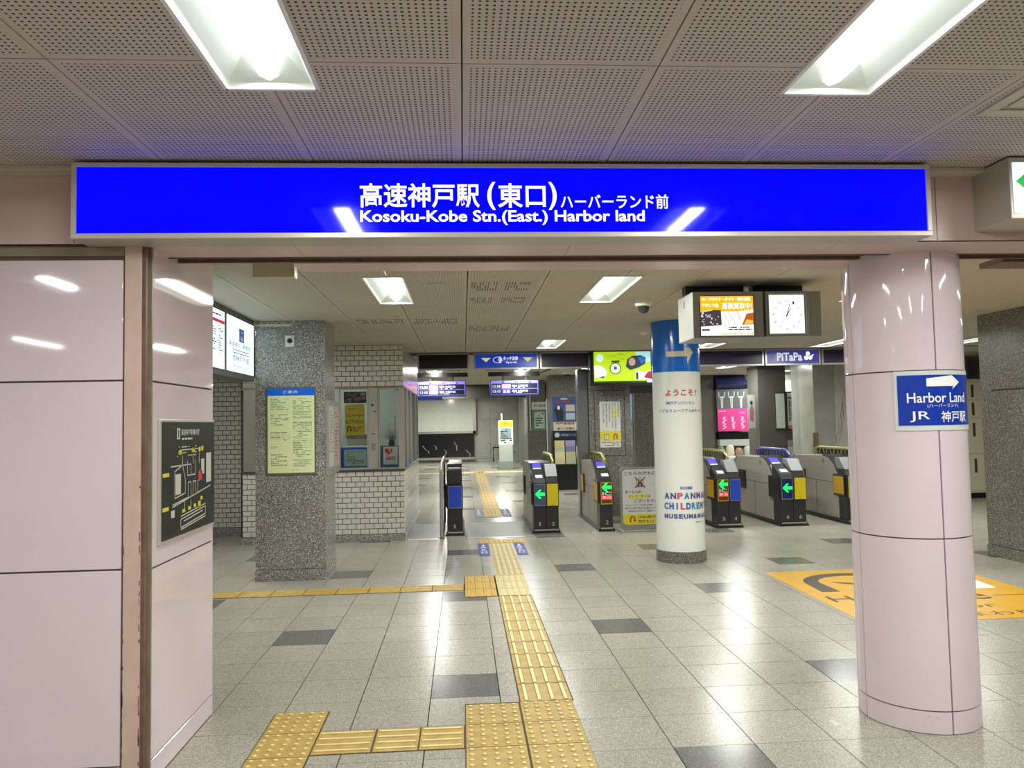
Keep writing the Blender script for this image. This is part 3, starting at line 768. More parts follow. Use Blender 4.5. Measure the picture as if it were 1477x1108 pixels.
def wframe(p, F, u0, u1, v0, v1, w=.02, d=.05, name='window_frame', m=None):
    B = MB()
    for (a, b, c, e) in ((u0, u1, v0, v0+w), (u0, u1, v1-w, v1), (u0, u0+w, v0+w, v1-w), (u1-w, u1, v0+w, v1-w)): B.fbox(F, a, b, c, e, -d, .0)
    return B.build(name, m or steelp, p, bev=.002)
F = front(4.545)
w1 = struct('window_1', (-.1, 4.545, 1.0)); wframe(w1, F, -.30, .105, .98, 2.105); MB().fbox(F, -.28, .085, 1.0, 2.085, -.03, -.026).build('pane', glass, w1)
w2 = struct('window_2', (.4, 4.545, 1.0)); wframe(w2, F, .240, .555, .98, 2.105); MB().fbox(F, .26, .535, 1.0, 2.085, -.03, -.026).build('pane', glass, w2)
w3 = struct('window_3', (-1.4, 4.545, 1.0)); MB().box(-1.585, -1.42, 4.53, 4.60, .98, 2.19).build('window_frame', steel, w3, bev=.004)
MB().box(-1.42, -.30, 4.58, 4.60, .98, 2.10).build('pane', glass, w3)
t = thing('intercom_panel', 'tall steel panel with intercom buttons between the office windows', 'panel', (.17, 4.52, 1.0))
MB().fbox(front(4.53), .108, .236, .98, 2.105, -.05, .0).build('panel_plate', steelp, t, bev=.003)
F = front(4.53)
for (u, v) in ((.165, 1.86), (.20, 1.78), (.175, 1.47)): RB(t, F, u-.02, u+.02, v-.006, v+.02 if v > 1.8 else v+.006, dark, 'button', 0, .005)
RB(t, F, .14, .205, 1.24, 1.34, mat('panel_hatch', (138, 136, 128), .4, .3), 'hatch', 0, .003)
# side windows with posts
F = side(XR)
ws = struct('window_4', (XR, 6, 1.0))
for y in (4.56, 5.15, 5.32, 6.0, 6.2, 7.1, 7.3, 7.85):
    MB().box(XR-.07, XR+.004, y-.04, y+.04, .98, 2.105).build('window_post', steelp, ws, bev=.003)
MB().box(XR-.05, XR-.045, 4.6, 7.85, .98, 2.105).build('pane', glass, ws)
MB().box(XR-.055, XR-.02, 4.6, 7.85, .98, 1.05).build('blue_rail', mat('window_blue', (62, 112, 178), .4), ws)
# office interior
MB().box(-1.56, .42, 4.68, 6.2, 2.60, 2.62).build('office_ceiling', white, of)
ol = bpy.data.lights.new('office_fill_light', 'AREA'); ol.shape = 'RECTANGLE'; ol.size = 1.2; ol.size_y = .12; ol.energy = 26; ol.color = (.97, 1, .95)  # added fill light to brighten the office interior; no fixture modelled
olo = bpy.data.objects.new('office_fill_light', ol); C.objects.link(olo); olo.location = (-.4, 5.2, 2.58)
MB().box(-1.58, .40, 6.2, 6.25, .9, 2.6).build('inner_wall', mat('office_grey', (150, 156, 148), .6, noise=.08, nscale=2), of)
MB().box(-1.58, .42, 4.68, 6.2, .86, .9).build('counter', mat('office_counter', (90, 92, 90), .4), of)
t = thing('yellow_notice', 'yellow rounded notice behind the left office window', 'notice', (-.09, 4.59, 1.68))
def rrect(u0, u1, v0, v1, r, k=5):
    P = []
    for (cu, cv, a0) in ((u1-r, v0+r, -90), (u1-r, v1-r, 0), (u0+r, v1-r, 90), (u0+r, v0+r, 180)):
        for i in range(k+1):
            a = math.radians(a0+90*i/k); P.append((cu+r*math.cos(a), cv+r*math.sin(a)))
    return P
F = front(4.60)
ny = mat('notice_amber', (214, 190, 50), .5)
MB().fpoly(F, rrect(-.222, .050, 1.455, 1.885, .03), 0, .004).build('notice_sheet', ny, t)
rd = mat('notice_red', (176, 52, 30), .5); nk = mat('notice_black', (40, 38, 24), .5)
text(t, F, 'ご注意ください', -.20, -.06, 1.80, 1.835, rd, .006, .01)
text(t, F, 'エレベーター', -.21, .040, 1.70, 1.755, nk, .006, .02); text(t, F, 'はございません', -.21, .040, 1.615, 1.675, nk, .006, .02)
def uturn(F, u, v, w, h, t_, n):
    P = []
    r = w/2
    for i in range(13): a = PI-PI*i/12; P.append((u+r*math.cos(a), v+h-r+r*math.sin(a)))
    P += [(u+r, v+h*.38), (u+r+t_*.6, v+h*.38), (u+r-t_*.5, v), (u+r-t_*1.6, v+h*.38), (u+r-t_, v+h*.38)]
    for i in range(13): a = PI*i/12; P.append((u+(r-t_)*math.cos(a), v+h-r+(r-t_)*math.sin(a)))
    P += [(u-r+t_, v), (u-r, v)]
    return MB().fpoly(F, P, 0, n)
uturn(F, -.165, 1.50, .06, .085, .016, .006).build('turn_arrow', nk, t)
smallprint(t, F, -.12, .035, 1.50, 1.58, 3, rd, .006, .9, 31)
t = thing('flower_print', 'dark photograph print at the top of the left office window', 'picture', (-.09, 4.6, 1.97))
RB(t, F, -.235, .075, 1.90, 2.06, mat('photo_dark', (52, 44, 46), .6), 'print_sheet')
B = MB(); rnd = random.Random(3)
for i in range(60):
    u = rnd.uniform(-.22, .0); v = rnd.uniform(1.91, 2.04); r = rnd.uniform(.006, .014); B.frect(F, u, u+r*1.5, v, v+r, .008)
B.build('petals', mat('petal_pale', (186, 160, 160), .6), t, recalc=False)
MB().frect(F, .02, .06, 1.95, 1.98, .008).frect(F, .0, .06, 2.0, 2.05, .008).build('pale_patch', mat('photo_grey', (160, 160, 160), .6), t, recalc=False)
t = thing('white_notice', 'white notice on a blue sheet low in the left office window', 'notice', (-.09, 4.59, 1.1))
RB(t, F, -.28, .075, 1.01, 1.285, mat('sheet_blue', (34, 84, 190), .5), 'blue_sheet', -.01, -.002)
RB(t, F, -.235, .07, 1.028, 1.255, mat('sheet_pale', (176, 200, 196), .5), 'paper', -.002, .002)
text(t, F, 'お客さまへのご案内', -.20, .03, 1.215, 1.238, mat('sheet_print', (60, 90, 110), .5), .004, .01)
smallprint(t, F, -.20, .03, 1.06, 1.20, 5, MATS['sheet_print'], .004, .8, 33, .4)
t = thing('hearing_aid_desk', 'white desk top and grey blind behind the left office window', 'desk', (-.1, 4.8, 1.3))
MB().box(-.27, .07, 4.70, 5.0, 1.28, 1.30).build('desk_top', offw, t); MB().box(-.26, .07, 4.99, 5.0, 1.30, 1.40).build('desk_back', mat('cream_desk', (180, 182, 160), .5), t); MB().box(-.26, .06, 4.9, 5.0, 1.40, 1.46).build('blind', granite_d, t)
t = thing('aed_sign', 'white sign with red heart in the right office window', 'sign', (.40, 4.59, 1.16))
RB(t, F, .262, .53, .99, 1.30, mat('aed_blue', (46, 104, 158), .5), 'blue_sheet', -.01, -.002)
RB(t, F, .300, .497, 1.04, 1.285, mat('aed_white', (214, 218, 214), .4), 'paper', -.002, .002)
H = []
for i in range(24):
    a = 2*PI*i/24; H.append((.375+.0034*16*math.sin(a)**3, 1.222+.0033*(13*math.cos(a)-5*math.cos(2*a)-2*math.cos(3*a)-math.cos(4*a))))
MB().fpoly(F, H, .002, .004).build('heart', mat('aed_red', (206, 40, 44), .5), t)
MB().fpoly(F, [(.395, 1.255), (.375, 1.225), (.39, 1.225), (.38, 1.195), (.412, 1.235), (.395, 1.235), (.41, 1.258)], .004, .006).build('bolt', mat('aed_yellow', (240, 210, 70), .5), t)
text(t, F, 'AED', .330, .468, 1.10, 1.150, MATS['aed_red'], .004, .03)
smallprint(t, F, .32, .48, 1.06, 1.09, 2, MATS['petal_pale'], .004, .8, 34)
t = thing('reed_vase', 'dark vase of dry reeds in the right office window', 'vase', (.40, 4.78, .9))
MB().lathe(.40, 4.78, [(.03, 1.28), (.045, 1.32), (.035, 1.36), (.028, 1.38)], 14).build('vase', dark, t, smooth=True)
for i in range(15):
    a = math.radians(25+130*i/14); MB().tubep([(.40, 4.78, 1.36), (.40+.08*math.cos(a), 4.78, 1.36+.11*math.sin(a)), (.40+.15*math.cos(a), 4.78+.01*(i % 3), 1.36+.17*math.sin(a))], .004, 5).build('reed', mat('reed_grey', (120, 118, 108), .7), t)
tag(MB().box(.25, .56, 4.82, 5.05, 1.24, 1.28).build('shelf_board', mat('shelf_green', (110, 120, 112), .4), None), 'grey green shelf board behind the right office window', 'shelf')
t = thing('desk_lamp_post', 'thin post and bright slip in the right office window', 'post', (.42, 5.1, 1.28))
MB().tubep([(.43, 5.0, 1.28), (.43, 5.0, 1.72)], .004, 6).build('post', dark, t); MB().box(.335, .365, 5.0, 5.01, 1.42, 1.62).build('bright_slip', offw, t)

# recessed brick wall at far left
rw = struct('wall_recess', (0, 5.5, 0))
MB().box(-3.2, -1.60, 5.506, 5.65, 0, 2.72).build('wall_core', mortar, rw); MB().box(-1.66, -1.60, 4.68, 5.51, 0, 2.7).build('wall_core', mortar, rw)
MB().box(-3.2, -1.62, 5.485, 5.52, 0, .12).build('plinth', granite, rw, bev=.003)
BMs = BM
brickwall(rw, -2.45, -1.62, 5.506, .12, 34)
MB().box(-3.3, -3.2, -1.7, 5.6, 0, 2.72).build('wall_core', brick_m, rw)

# ================================================================== WHITE COLUMN
cx2, cy2, r2 = 3.86, 2.48, .272
wc = thing('wrapped_column', 'white round column with blue top band and museum lettering', 'column', (cx2, cy2, 0))
wgl = mat('white_wrap', (234, 238, 234), .12, coat=.3); bgl = mat('blue_wrap', (18, 106, 204), .15, coat=.3)
MB().cyl(cx2, cy2, 0, .125, .281, 48).build('plinth', granite_d, wc, smooth=True, bev=.003)
MB().cyl(cx2, cy2, .125, 2.118, r2, 64).build('white_band', wgl, wc, smooth=True)
MB().cyl(cx2, cy2, 2.118, 2.70, r2+.0008, 64).build('blue_band', bgl, wc, smooth=True)
m2 = cylmap(cx2, cy2, r2)
k2 = .03
arr_m = mat('cream_arrow', (206, 200, 178), .4)
# folded cream arrow on the blue band
poly_on(wc, m2, [(-.185, 2.345), (.02, 2.345), (.02, 2.385), (.085, 2.385), (.135, 2.335), (.055, 2.205), (.055, 2.285), (-.185, 2.285)], .0035, arr_m, 'band_arrow', k2)
rdt = mat('welcome_red', (206, 62, 58), .5); blt = mat('museum_blue', (60, 96, 168), .5); gyt = mat('museum_slate', (76, 100, 120), .5); tlt = mat('museum_teal', (40, 140, 170), .5); pkt = mat('museum_pink', (214, 86, 108), .5); prt = mat('museum_purple', (92, 76, 150), .5)
text(wc, m2, 'ようこそ', -.200, .120, 1.845, 1.918, rdt, .003, .03, cut=k2)
text(wc, m2, '!', .155, .170, 1.850, 1.915, gyt, .003, .0, cut=k2)
text(wc, m2, '神戸アンパンマン', -.195, .135, 1.745, 1.785, blt, .003, .012, cut=k2)
text(wc, m2, 'こどもミュージアム&モール', -.290, .250, 1.665, 1.700, gyt, .003, .012, cut=k2)
text(wc, m2, 'KOBE', -.065, .070, .812, .842, blt, .003, .04, cut=k2)
def multi(s, u0, u1, v0, v1, cols, b=.05):
    n_ = len(s); w = (u1-u0)/n_
    for i, ch in enumerate(s):
        if ch == ' ': continue
        nar = .30 if ch in "I'" else .84
        a = u0+w*i+w*(1-nar)/2
        text(wc, m2, ch, a, a+w*nar, v0 if ch != "'" else v1-.03, v1, cols[i % len(cols)], .003, b, cut=k2)
multi('ANPANMAN', -.255, .335, .705, .775, [blt, prt, pkt, tlt, prt, prt, prt, blt])
multi("CHILDREN'S", -.260, .360, .590, .665, [tlt, blt, tlt, pkt, blt, tlt, tlt, prt, pkt, blt])
multi('MUSEUM&MALL', -.260, .345, .490, .542, [prt, blt, prt, blt, prt, prt, blt, prt, prt, blt, blt])
smallprint(wc, m2, .07, .26, .442, .458, 1, gyt, .003, .9, 41)

# ================================================================== OTHER COLUMNS
t = thing('granite_column', 'terrazzo column behind the gates with white lift notice', 'column', (3.86, 6.85, 0))
MB().box(3.51, 4.215, 6.5, 7.2, 0, 2.72).build('shaft', granite_d, t, bev=.004)
F = front(6.5)
B = MB()
for (a, b, c, d) in ((3.60, 4.12, 2.09, 2.105), (3.60, 4.12, 1.0, 1.015), (3.60, 3.612, 1.015, 2.09), (4.108, 4.12, 1.015, 2.09)): B.fbox(F, a, b, c, d, 0, .004)
B.build('recess_outline', mat('dark_seam', (58, 56, 52), .7), t)
t = thing('lift_notice', 'white notice with vertical writing and yellow lift symbols', 'notice', (3.86, 6.49, 1.5))
MB().fpoly(F, rrect(3.69, 4.04, 1.145, 1.91, .02), 0, .006).build('notice_sheet', mat('notice_white', (206, 208, 202), .4), t)
RB(t, F, 3.695, 4.035, 1.255, 1.415, mat('notice_lemon', (214, 204, 50), .5), 'yellow_band', .006, .008)
gk = mat('print_grey', (70, 72, 70), .6)
for k, (s_, u) in enumerate((('こちらの改札口', 3.995), ('エレベーターはございません', 3.945), ('ホームへのエレベーターを', 3.895), ('ご利用のお客さまは', 3.845), ('西改札口へお回りください', 3.795), ('ご不便をおかけします', 3.745))):
    st = .44/13
    for i, ch in enumerate(s_):
        if ch == 'ー': text(t, F, '|', u+.010, u+.014, 1.885-st*(i+1)+.006, 1.885-st*i-.004, gk, .008)
        else: text(t, F, ch, u-.003, u+.026, 1.885-st*(i+1)+.005, 1.885-st*i-.001, gk, .0085, .01)
RB(t, F, 3.936, 3.980, 1.62, 1.80, mat('highlight', (222, 214, 80), .5), 'highlight', .006, .0075)
MB().fbox(F, 3.755, 3.835, 1.275, 1.365, .008, .010).build('lift_symbol', gk, t); MB().fbox(F, 3.763, 3.793, 1.283, 1.357, .010, .012).fbox(F, 3.798, 3.828, 1.283, 1.357, .010, .012).build('lift_doors', MATS['notice_white'], t)
uturn(F, 3.95, 1.275, .07, .10, .02, .012).build('turn_arrow', mat('turn_rust', (176, 84, 40), .5), t)
smallprint(t, F, 3.71, 4.02, 1.165, 1.245, 3, gk, .008, .8, 42, .4)
t = thing('granite_column', 'large terrazzo column at the right edge of the view', 'column', (7.65, 1.8, 0))
MB().box(7.285, 8.0, 1.30, 2.18, .125, 2.70).build('shaft', granite_d, t, bev=.004); MB().box(7.277, 8.0, 1.29, 2.19, 0, .12).build('plinth', granite_d, t, bev=.004)
MB().box(7.30, 7.99, 1.31, 2.17, .11, .13).build('plinth_joint', groove, t)
MB().box(7.282, 7.286, 1.5, 2.0, 1.83, 1.85).build('patch_joint', MATS['dark_seam'], t)
t = thing('granite_column', 'terrazzo column deep behind the left gates carrying posters', 'column', (3.9, 12.4, 0))
MB().box(3.50, 4.22, 12.03, 12.7, 0, 2.72).build('shaft', granite_d, t)
t = thing('steel_pillar', 'slim brushed steel pillar left of the lift notice column', 'pillar', (3.40, 6.6, 0))
MB().box(3.335, 3.50, 6.52, 6.75, 0, 2.46).build('pillar_body', mat('dull_steel', (120, 122, 120), .3, .7), t, bev=.005)
t = thing('granite_column', 'dark terrazzo column behind the right gates beside the empty notice case', 'column', (7.95, 10.3, 0))
MB().box(7.80, 8.42, 10.0, 10.6, 0, 2.72).build('shaft', mat('dark_granite_plain', (92, 90, 84), .35, noise=.12, nscale=40), t, bev=.004)
# marble pier right of the gates
t = thing('marble_pier', 'pale veined marble pier behind the sixth gate', 'pier', (8.3, 8.3, 0))
MB().box(8.085, 8.095, 8.0, 8.62, 0, 2.72).build('marble_slab', marble, t); MB().box(8.095, 8.49, 8.0, 9.0, 0, 2.72).build('marble_slab', mat('grey_marble', (156, 158, 152), .25, noise=.14, nscale=4), t, bev=.003)
MB().box(8.495, 9.6, 8.0, 9.0, 0, 2.72).build('marble_slab', marble, t, bev=.003)
RB(t, front(7.97), 8.03, 8.12, .92, 1.29, mat('bronze_box', (120, 108, 84), .4, .4), 'switch_box', 0, .04, .003)
B = MB(); rnd = random.Random(9)
for k in range(5):
    u, v = 8.52+.05*k, .9+.2*k; P = [(u, v)]
    for i in range(8): u += rnd.uniform(-.02, .05); v += rnd.uniform(.05, .14); P.append((u, v))
    for (a, b), (c, d) in zip(P, P[1:]): B.quad(front(8.0)(a, b, .001), front(8.0)(a+.012, b, .001), front(8.0)(c+.012, d, .001), front(8.0)(c, d, .001))
B.build('marble_vein', mat('vein_grey', (130, 132, 126), .3), t, recalc=False)
# ================================================================== TICKET GATES
g_blue = mat('gate_blue_screen', (34, 80, 214), .25); g_yel = mat('gate_yellow', (226, 206, 34), .3); g_amb = mat('gate_amber_panel', (206, 160, 40), .4)
g_green = mat('gate_green_arrow', (20, 210, 80), .3, emis=2.0, ecol=(20, 230, 90)); g_slate = mat('gate_slate_screen', (66, 84, 104), .2, emis=.1); g_navy = mat('gate_navy_screen', (24, 44, 96), .2, emis=.1)
g_red = mat('gate_red_lit', (220, 40, 50), .3, emis=1.2, ecol=(230, 30, 40)); g_pur = mat('gate_violet_display', (70, 62, 150), .3, emis=.8, ecol=(84, 74, 220)); g_wht = mat('gate_lit_pad', (200, 206, 206), .3, emis=.25)
g_cap = mat('gate_grey_cap', (128, 132, 134), .5); g_rim = mat('screen_rim', (150, 140, 170), .4); rail_y = mat('gate_rail_gold', (168, 164, 96), .35, .5); rail_b = mat('gate_rail_violet', (98, 98, 170), .35, .4)
Y0, GL = 4.85, 1.85
HEADS = []
def gate(label, x0, x1, screens, nums, rail=None, sidep='black', slim=False):
    t = thing('ticket_gate', label, 'ticket gate', ((x0+x1)/2, Y0+GL/2, 0), 'row of automatic ticket gates')
    w = x1-x0
    MB().box(x0-.03, x1+.02, Y0-.04, Y0+GL+.05, 0, .022).build('base_plate', black, t, bev=.004)
    MB().box(x0-.015, x1+.01, Y0-.02, Y0+GL+.03, .022, .055).build('base_step', dark, t, bev=.004)
    MB().box(x0+.01, x1-.005, Y0-.025, Y0-.018, .035, .055).build('base_strip', steel, t)
    # body profile (y,z)
    pf = [(Y0+.24, .055), (Y0+GL, .055), (Y0+GL+.02, .70), (Y0+GL-.02, .86), (Y0+GL-.14, .955), (Y0+.72, .985), (Y0+.52, .955), (Y0+.36, .86), (Y0+.26, .74)]
    MB().prism_x(pf, x0, x1-.012).build('body', gatesteel, t, bev=.006)
    B = MB()
    B.box(x0-.003, x0+.001, Y0+.25, Y0+GL-.02, .585, .591); B.box(x0-.003, x0+.001, Y0+.95, Y0+.956, .07, .58)
    B.build('panel_seam', groove, t)
    MB().prism_x([(Y0+.26, .74), (Y0+.36, .86), (Y0+.52, .955), (Y0+.72, .985), (Y0+.72, 1.0), (Y0+.50, .975), (Y0+.33, .88), (Y0+.235, .76)], x0-.004, x1-.008).build('front_cowl', dark, t, bev=.004)
    MB().prism_x([(Y0+GL-.16, .952), (Y0+GL-.02, .86), (Y0+GL+.0, .87), (Y0+GL-.14, .972)], x0-.004, x1-.008).build('rear_cowl', g_cap, t)
    n_ = len(screens); cw = w/n_
    for k, (kind, nm) in enumerate(zip(screens, nums)):
        a = x0+cw*k; b = a+cw
        MB().box(a+.002, b-.002, Y0+.0, Y0+.25, .055, .385).build('pedestal', dark, t, bev=.006)
        lowh = .10 if kind == 'tall' else 0
        HEADS.append(None); HEADS[-1] = MB().box(a-.004, b+.004, Y0-.03, Y0+.27, .375, .715).build('head', mat('head_'+('red' if kind == 'ic' else 'plastic'), (54, 40, 42) if kind == 'ic' else (34, 34, 38), .35), t, bev=.012)
        hd = HEADS[-1]
        F = front(Y0-.03)
        sa, sb_ = a+cw*.12, b-cw*.08
        if kind != 'none':
            RB(hd, F, sa-.006, sb_+.006, .388, .70, g_rim if kind in ('blue', 'arrow', 'arrown') else g_yel, 'screen_frame', 0, .004)
            RB(hd, F, sa, sb_, .398, .692, {'blue': g_blue, 'arrow': g_slate, 'arrown': g_navy, 'yellow': g_yel, 'ic': mat('screen_brown', (88, 72, 40), .3)}[kind], 'screen', .004, .006)
        if kind in ('arrow', 'arrown', 'ic'):
            mu = (sa+sb_)/2; hw = (sb_-sa)/2*.92; cv = .555 if kind != 'ic' else .63
            MB().fpoly(F, [(mu-hw, cv), (mu-.01, cv+.062), (mu+.02, cv+.062), (mu-.01, cv+.022), (mu+hw, cv+.022), (mu+hw, cv-.022), (mu-.01, cv-.022), (mu+.02, cv-.062), (mu-.01, cv-.062)], .006, .009).build('green_arrow', g_green, hd)
        if kind == 'ic':
            RB(hd, F, sa+.004, sb_-.004, .455, .51, g_red, 'red_band', .006, .008)
            text(hd, F, 'IC', sa+.014, sb_-.014, .515, .565, g_wht, .008, .02); text(hd, F, '専用', sa+.01, sb_-.01, .462, .505, g_wht, .009, .01)
        if kind in ('yellow', 'blue', 'ic'): MB().frect(F, (sa+sb_)/2-.01, (sa+sb_)/2+.01, .405, .412, .0065).build('tiny_mark', black, hd, recalc=False)
        if nm: text(t, front(Y0), nm, a+cw*.42, a+cw*.42+(.025 if nm == '1' else .045), .10, .155, mat('number_grey', (170, 170, 170), .5), .003, .02)
        if kind == 'yellow' or kind == 'blue' and k:
            MB().prism_x([(Y0+.03, .715), (Y0+.26, .715), (Y0+.26, .80), (Y0+.05, .80)], a+.004, b-.004).build('cap_neck', dark, t, bev=.004)
            MB().prism_x([(Y0+.04, .80), (Y0+.34, .80), (Y0+.34, .97), (Y0+.20, .97)], a+.006, b-.006).build('grey_cap', g_cap, t, bev=.006)
        elif not slim:
            MB().prism_x([(Y0-.01, .715), (Y0+.27, .715), (Y0+.27, .90), (Y0+.02, .765)], a+.004, b-.004).build('reader_housing', dark, t, bev=.006)
            # lit reader pad on the sloping top
            s_ = Fr((0, Y0+.02, .765), (1, 0, 0), (0, .25, .135))
            RB(t, s_, a+cw*.25, a+cw*.80, .03, .11, g_wht, 'reader_pad', .001, .006)
            s2 = Fr((0, Y0+.33, .88), (1, 0, 0), (0, .17, .095))
            RB(t, s2, a+cw*.18, a+cw*.86, .05, .17, g_pur, 'violet_display', .004, .012)
            RB(t, s2, a+cw*.2, a+cw*.84, .0, .035, g_wht, 'ticket_slot', .004, .016)
        else:
            MB().box(a+.006, b-.006, Y0+.02, Y0+.5, .715, .93).build('reader_housing', dark, t, bev=.01)
            MB().box(a+.02, b-.02, Y0+.10, Y0+.45, .93, .945).build('card_slot', mat('slot_olive', (86, 84, 66), .4), t)
            MB().box(a+.006, b-.006, Y0+.5, Y0+GL, .93, .99).build('top_cover', dark, t, bev=.006)
    mt = {'black': black, 'amber': g_amb}[sidep]
    for (ya, yb, za, zb_) in ((.02, .36, .40, .72), (1.32, 1.60, .44, .74)):
        MB().box(x0-.022, x0-.002, Y0+ya, Y0+yb, za, zb_).build('side_frame', dark, t, bev=.004)
        MB().box(x0-.026, x0-.021, Y0+ya+.02, Y0+yb-.02, za+.03, zb_-.03).build('side_panel', mt, t)
    if not slim:
        MB().fpoly(sideL(x0), [(-(Y0+.70)+.035*math.cos(q*PI/8), .90+.035*math.sin(q*PI/8)) for q in range(16)], 0, .003).build('round_badge', mat('badge_grey', (150, 146, 138), .3, .5), t)
    if rail:
        rm = rail_b if rail == 'violet' else rail_y; xr = x1-.03
        pts = [(xr, Y0+GL-.15, .97), (xr, Y0+GL-.2, 1.06), (xr, Y0+GL-.3, 1.085), (xr, Y0+.62, 1.085), (xr, Y0+.50, 1.06), (xr, Y0+.44, 1.0), (xr, Y0+.42, .80)]
        MB().tubep(pts, .024, 10).build('handrail', rm, t, smooth=True)
        MB().box(xr-.004, xr+.004, Y0+.5, Y0+GL-.22, .97, 1.07).build('rail_infill', mat('infill_dark', (26, 24, 40), .3), t)
        B = MB()
        for q in range(5):
            yy = Y0+.62+.24*q; B.prism_x([(yy, .985), (yy+.03, .985), (yy+.07, 1.065), (yy+.04, 1.065)], xr-.008, xr+.008); B.prism_x([(yy+.17, .985), (yy+.20, .985), (yy+.16, 1.065), (yy+.13, 1.065)], xr-.008, xr+.008)
        B.build('rail_struts', rm, t)['kind'] = 'stuff'
    return t
gate('narrow black ticket gate with one blue panel beside the guide path', 1.165, 1.39, ['blue'], ['1'], None, 'black', True)
gate('grey ticket gate with a green arrow and yellow panel, numbers 1 and 2', 2.40, 2.765, ['arrow', 'yellow'], ['1', '2'], 'grey', 'black')
gate('single ticket gate with amber side panels left of the lift sign', 3.36, 3.55, ['ic'], ['2'], 'gold', 'amber')
gate('ticket gate just right of the white column, numbers 3 and 4', 5.08, 5.44, ['ic', 'blue'], ['3', '4'], 'gold', 'amber')
gate('ticket gate with violet handrail and yellow panel, numbers 4 and 6', 6.03, 6.42, ['arrown', 'yellow'], ['4', '6'], 'violet', 'black')
gate('ticket gate partly hidden behind the pink round column', 7.04, 7.42, ['yellow', 'blue'], ['', ''], 'gold', 'amber')
# fence beside gate 1
t = thing('barrier_fence', 'steel post and dark glass barrier left of the narrow black gate', 'barrier', (1.09, 5.6, 0))
MB().cyl(1.09, 4.63, 0, .93, .022, 20).build('post', steel, t, smooth=True); MB().cyl(1.09, 6.4, 0, 1.05, .022, 20).build('post', steel, t, smooth=True)
MB().tubep([(1.09, 4.63, .93), (1.09, 5.1, 1.02), (1.09, 6.4, 1.05)], .018, 10).build('top_rail', steel, t, smooth=True)
MB().box(1.085, 1.095, 4.66, 6.38, .08, .95).build('glass_panel', mat('tinted_glass', (40, 46, 44), .08), t)
MB().cyl(1.09, 4.63, 0, .012, .05, 20).build('post_foot', black, t)

# lift notice stand
F = front(4.69)
t = thing('standing_sign', 'grey framed standing sign about lifts beside the single gate', 'standing sign', (3.95, 4.72, 0))
MB().fpoly(F, rrect(3.63, 4.44, .03, .915, .06), -.035, 0).build('sign_frame', mat('stand_grey', (142, 142, 138), .35, .4), t, bev=.003)
MB().box(3.62, 3.66, 4.60, 4.86, 0, .03).build('foot', steelp, t, bev=.004); MB().box(4.41, 4.45, 4.60, 4.86, 0, .03).build('foot', steelp, t, bev=.004)
MB().fpoly(F, rrect(3.665, 4.41, .105, .885, .055), 0, .005).build('sign_face', mat('stand_white', (202, 202, 202), .4), t)
lem = mat('stand_yellow', (212, 200, 44), .45)
def clipped():
    P = [(3.665, .255)]; P += [p for p in rrect(3.665, 4.41, .105, .9, .055) if p[1] < .2 and p[0] < 4.0]; P += [p for p in rrect(3.665, 4.41, .105, .9, .055) if p[1] < .2 and p[0] > 4.0]; P.append((4.41, .255))
    P = sorted(P[1:-1], key=lambda q: math.atan2(q[1]-.3, q[0]-4.04)); return P+[(4.41, .255), (3.665, .255)]
MB().fpoly(F, clipped(), .005, .007).build('yellow_band', lem, t)
tk = mat('stand_text', (66, 56, 58), .5)
text(t, F, 'こちらの改札口には', 3.69, 4.30, .805, .858, tk, .007, .012)
cxm = mat('cross_brown', (110, 52, 48), .5)
MB().fpoly(F, [(3.84, .77), (3.85, .78), (4.00, .63), (3.99, .62)], .009, .011).fpoly(F, [(4.00, .77), (3.99, .78), (3.84, .63), (3.85, .62)], .009, .011).build('cross', cxm, t)
lk = mat('lift_pink', (214, 180, 178), .5)
B = MB()
for (a, b, c, d) in ((3.868, 3.972, .735, .741), (3.868, 3.972, .632, .638), (3.868, 3.874, .632, .741), (3.966, 3.972, .632, .741), (3.917, 3.923, .638, .735)): B.frect(F, a, b, c, d, .0065)
B.build('lift_outline', cxm, t, recalc=False)
MB().frect(F, 3.885, 3.91, .64, .70, .0065).frect(F, 3.93, 3.955, .64, .70, .0065).build('lift_people', cxm, t, recalc=False)
MB().fpoly(F, [(3.895, .755), (3.915, .755), (3.905, .775)], .0055, .008).fpoly(F, [(3.925, .775), (3.945, .775), (3.935, .755)], .0055, .008).build('lift_triangles', tk, t)
text(t, F, 'ホームへの', 3.70, 3.93, .545, .590, tk, .007, .012)
RB(t, F, 3.745, 4.01, .478, .535, MATS['highlight'], 'highlight', .005, .0065)
text(t, F, 'エレベーター', 3.752, 4.005, .485, .528, tk, .008, .016); text(t, F, 'は', 4.02, 4.065, .485, .528, tk, .007, .012)
text(t, F, 'ございません。', 3.83, 4.20, .415, .465, tk, .007, .012)
text(t, F, 'エレベーターご利用の際は', 3.70, 4.10, .365, .392, gk, .007, .01); text(t, F, '後方の地下街をお進みいただき', 3.70, 4.22, .322, .350, gk, .007, .01); text(t, F, '西改札口からご乗車ください', 3.745, 4.24, .280, .307, gk, .007, .01)
uturn(F, 3.80, .135, .085, .095, .024, .009).build('turn_arrow', MATS['turn_rust'], t)
text(t, F, '150m後方の', 3.88, 4.20, .190, .235, tk, .009, .012); text(t, F, '西改札口へ', 3.88, 4.16, .125, .170, tk, .009, .012)

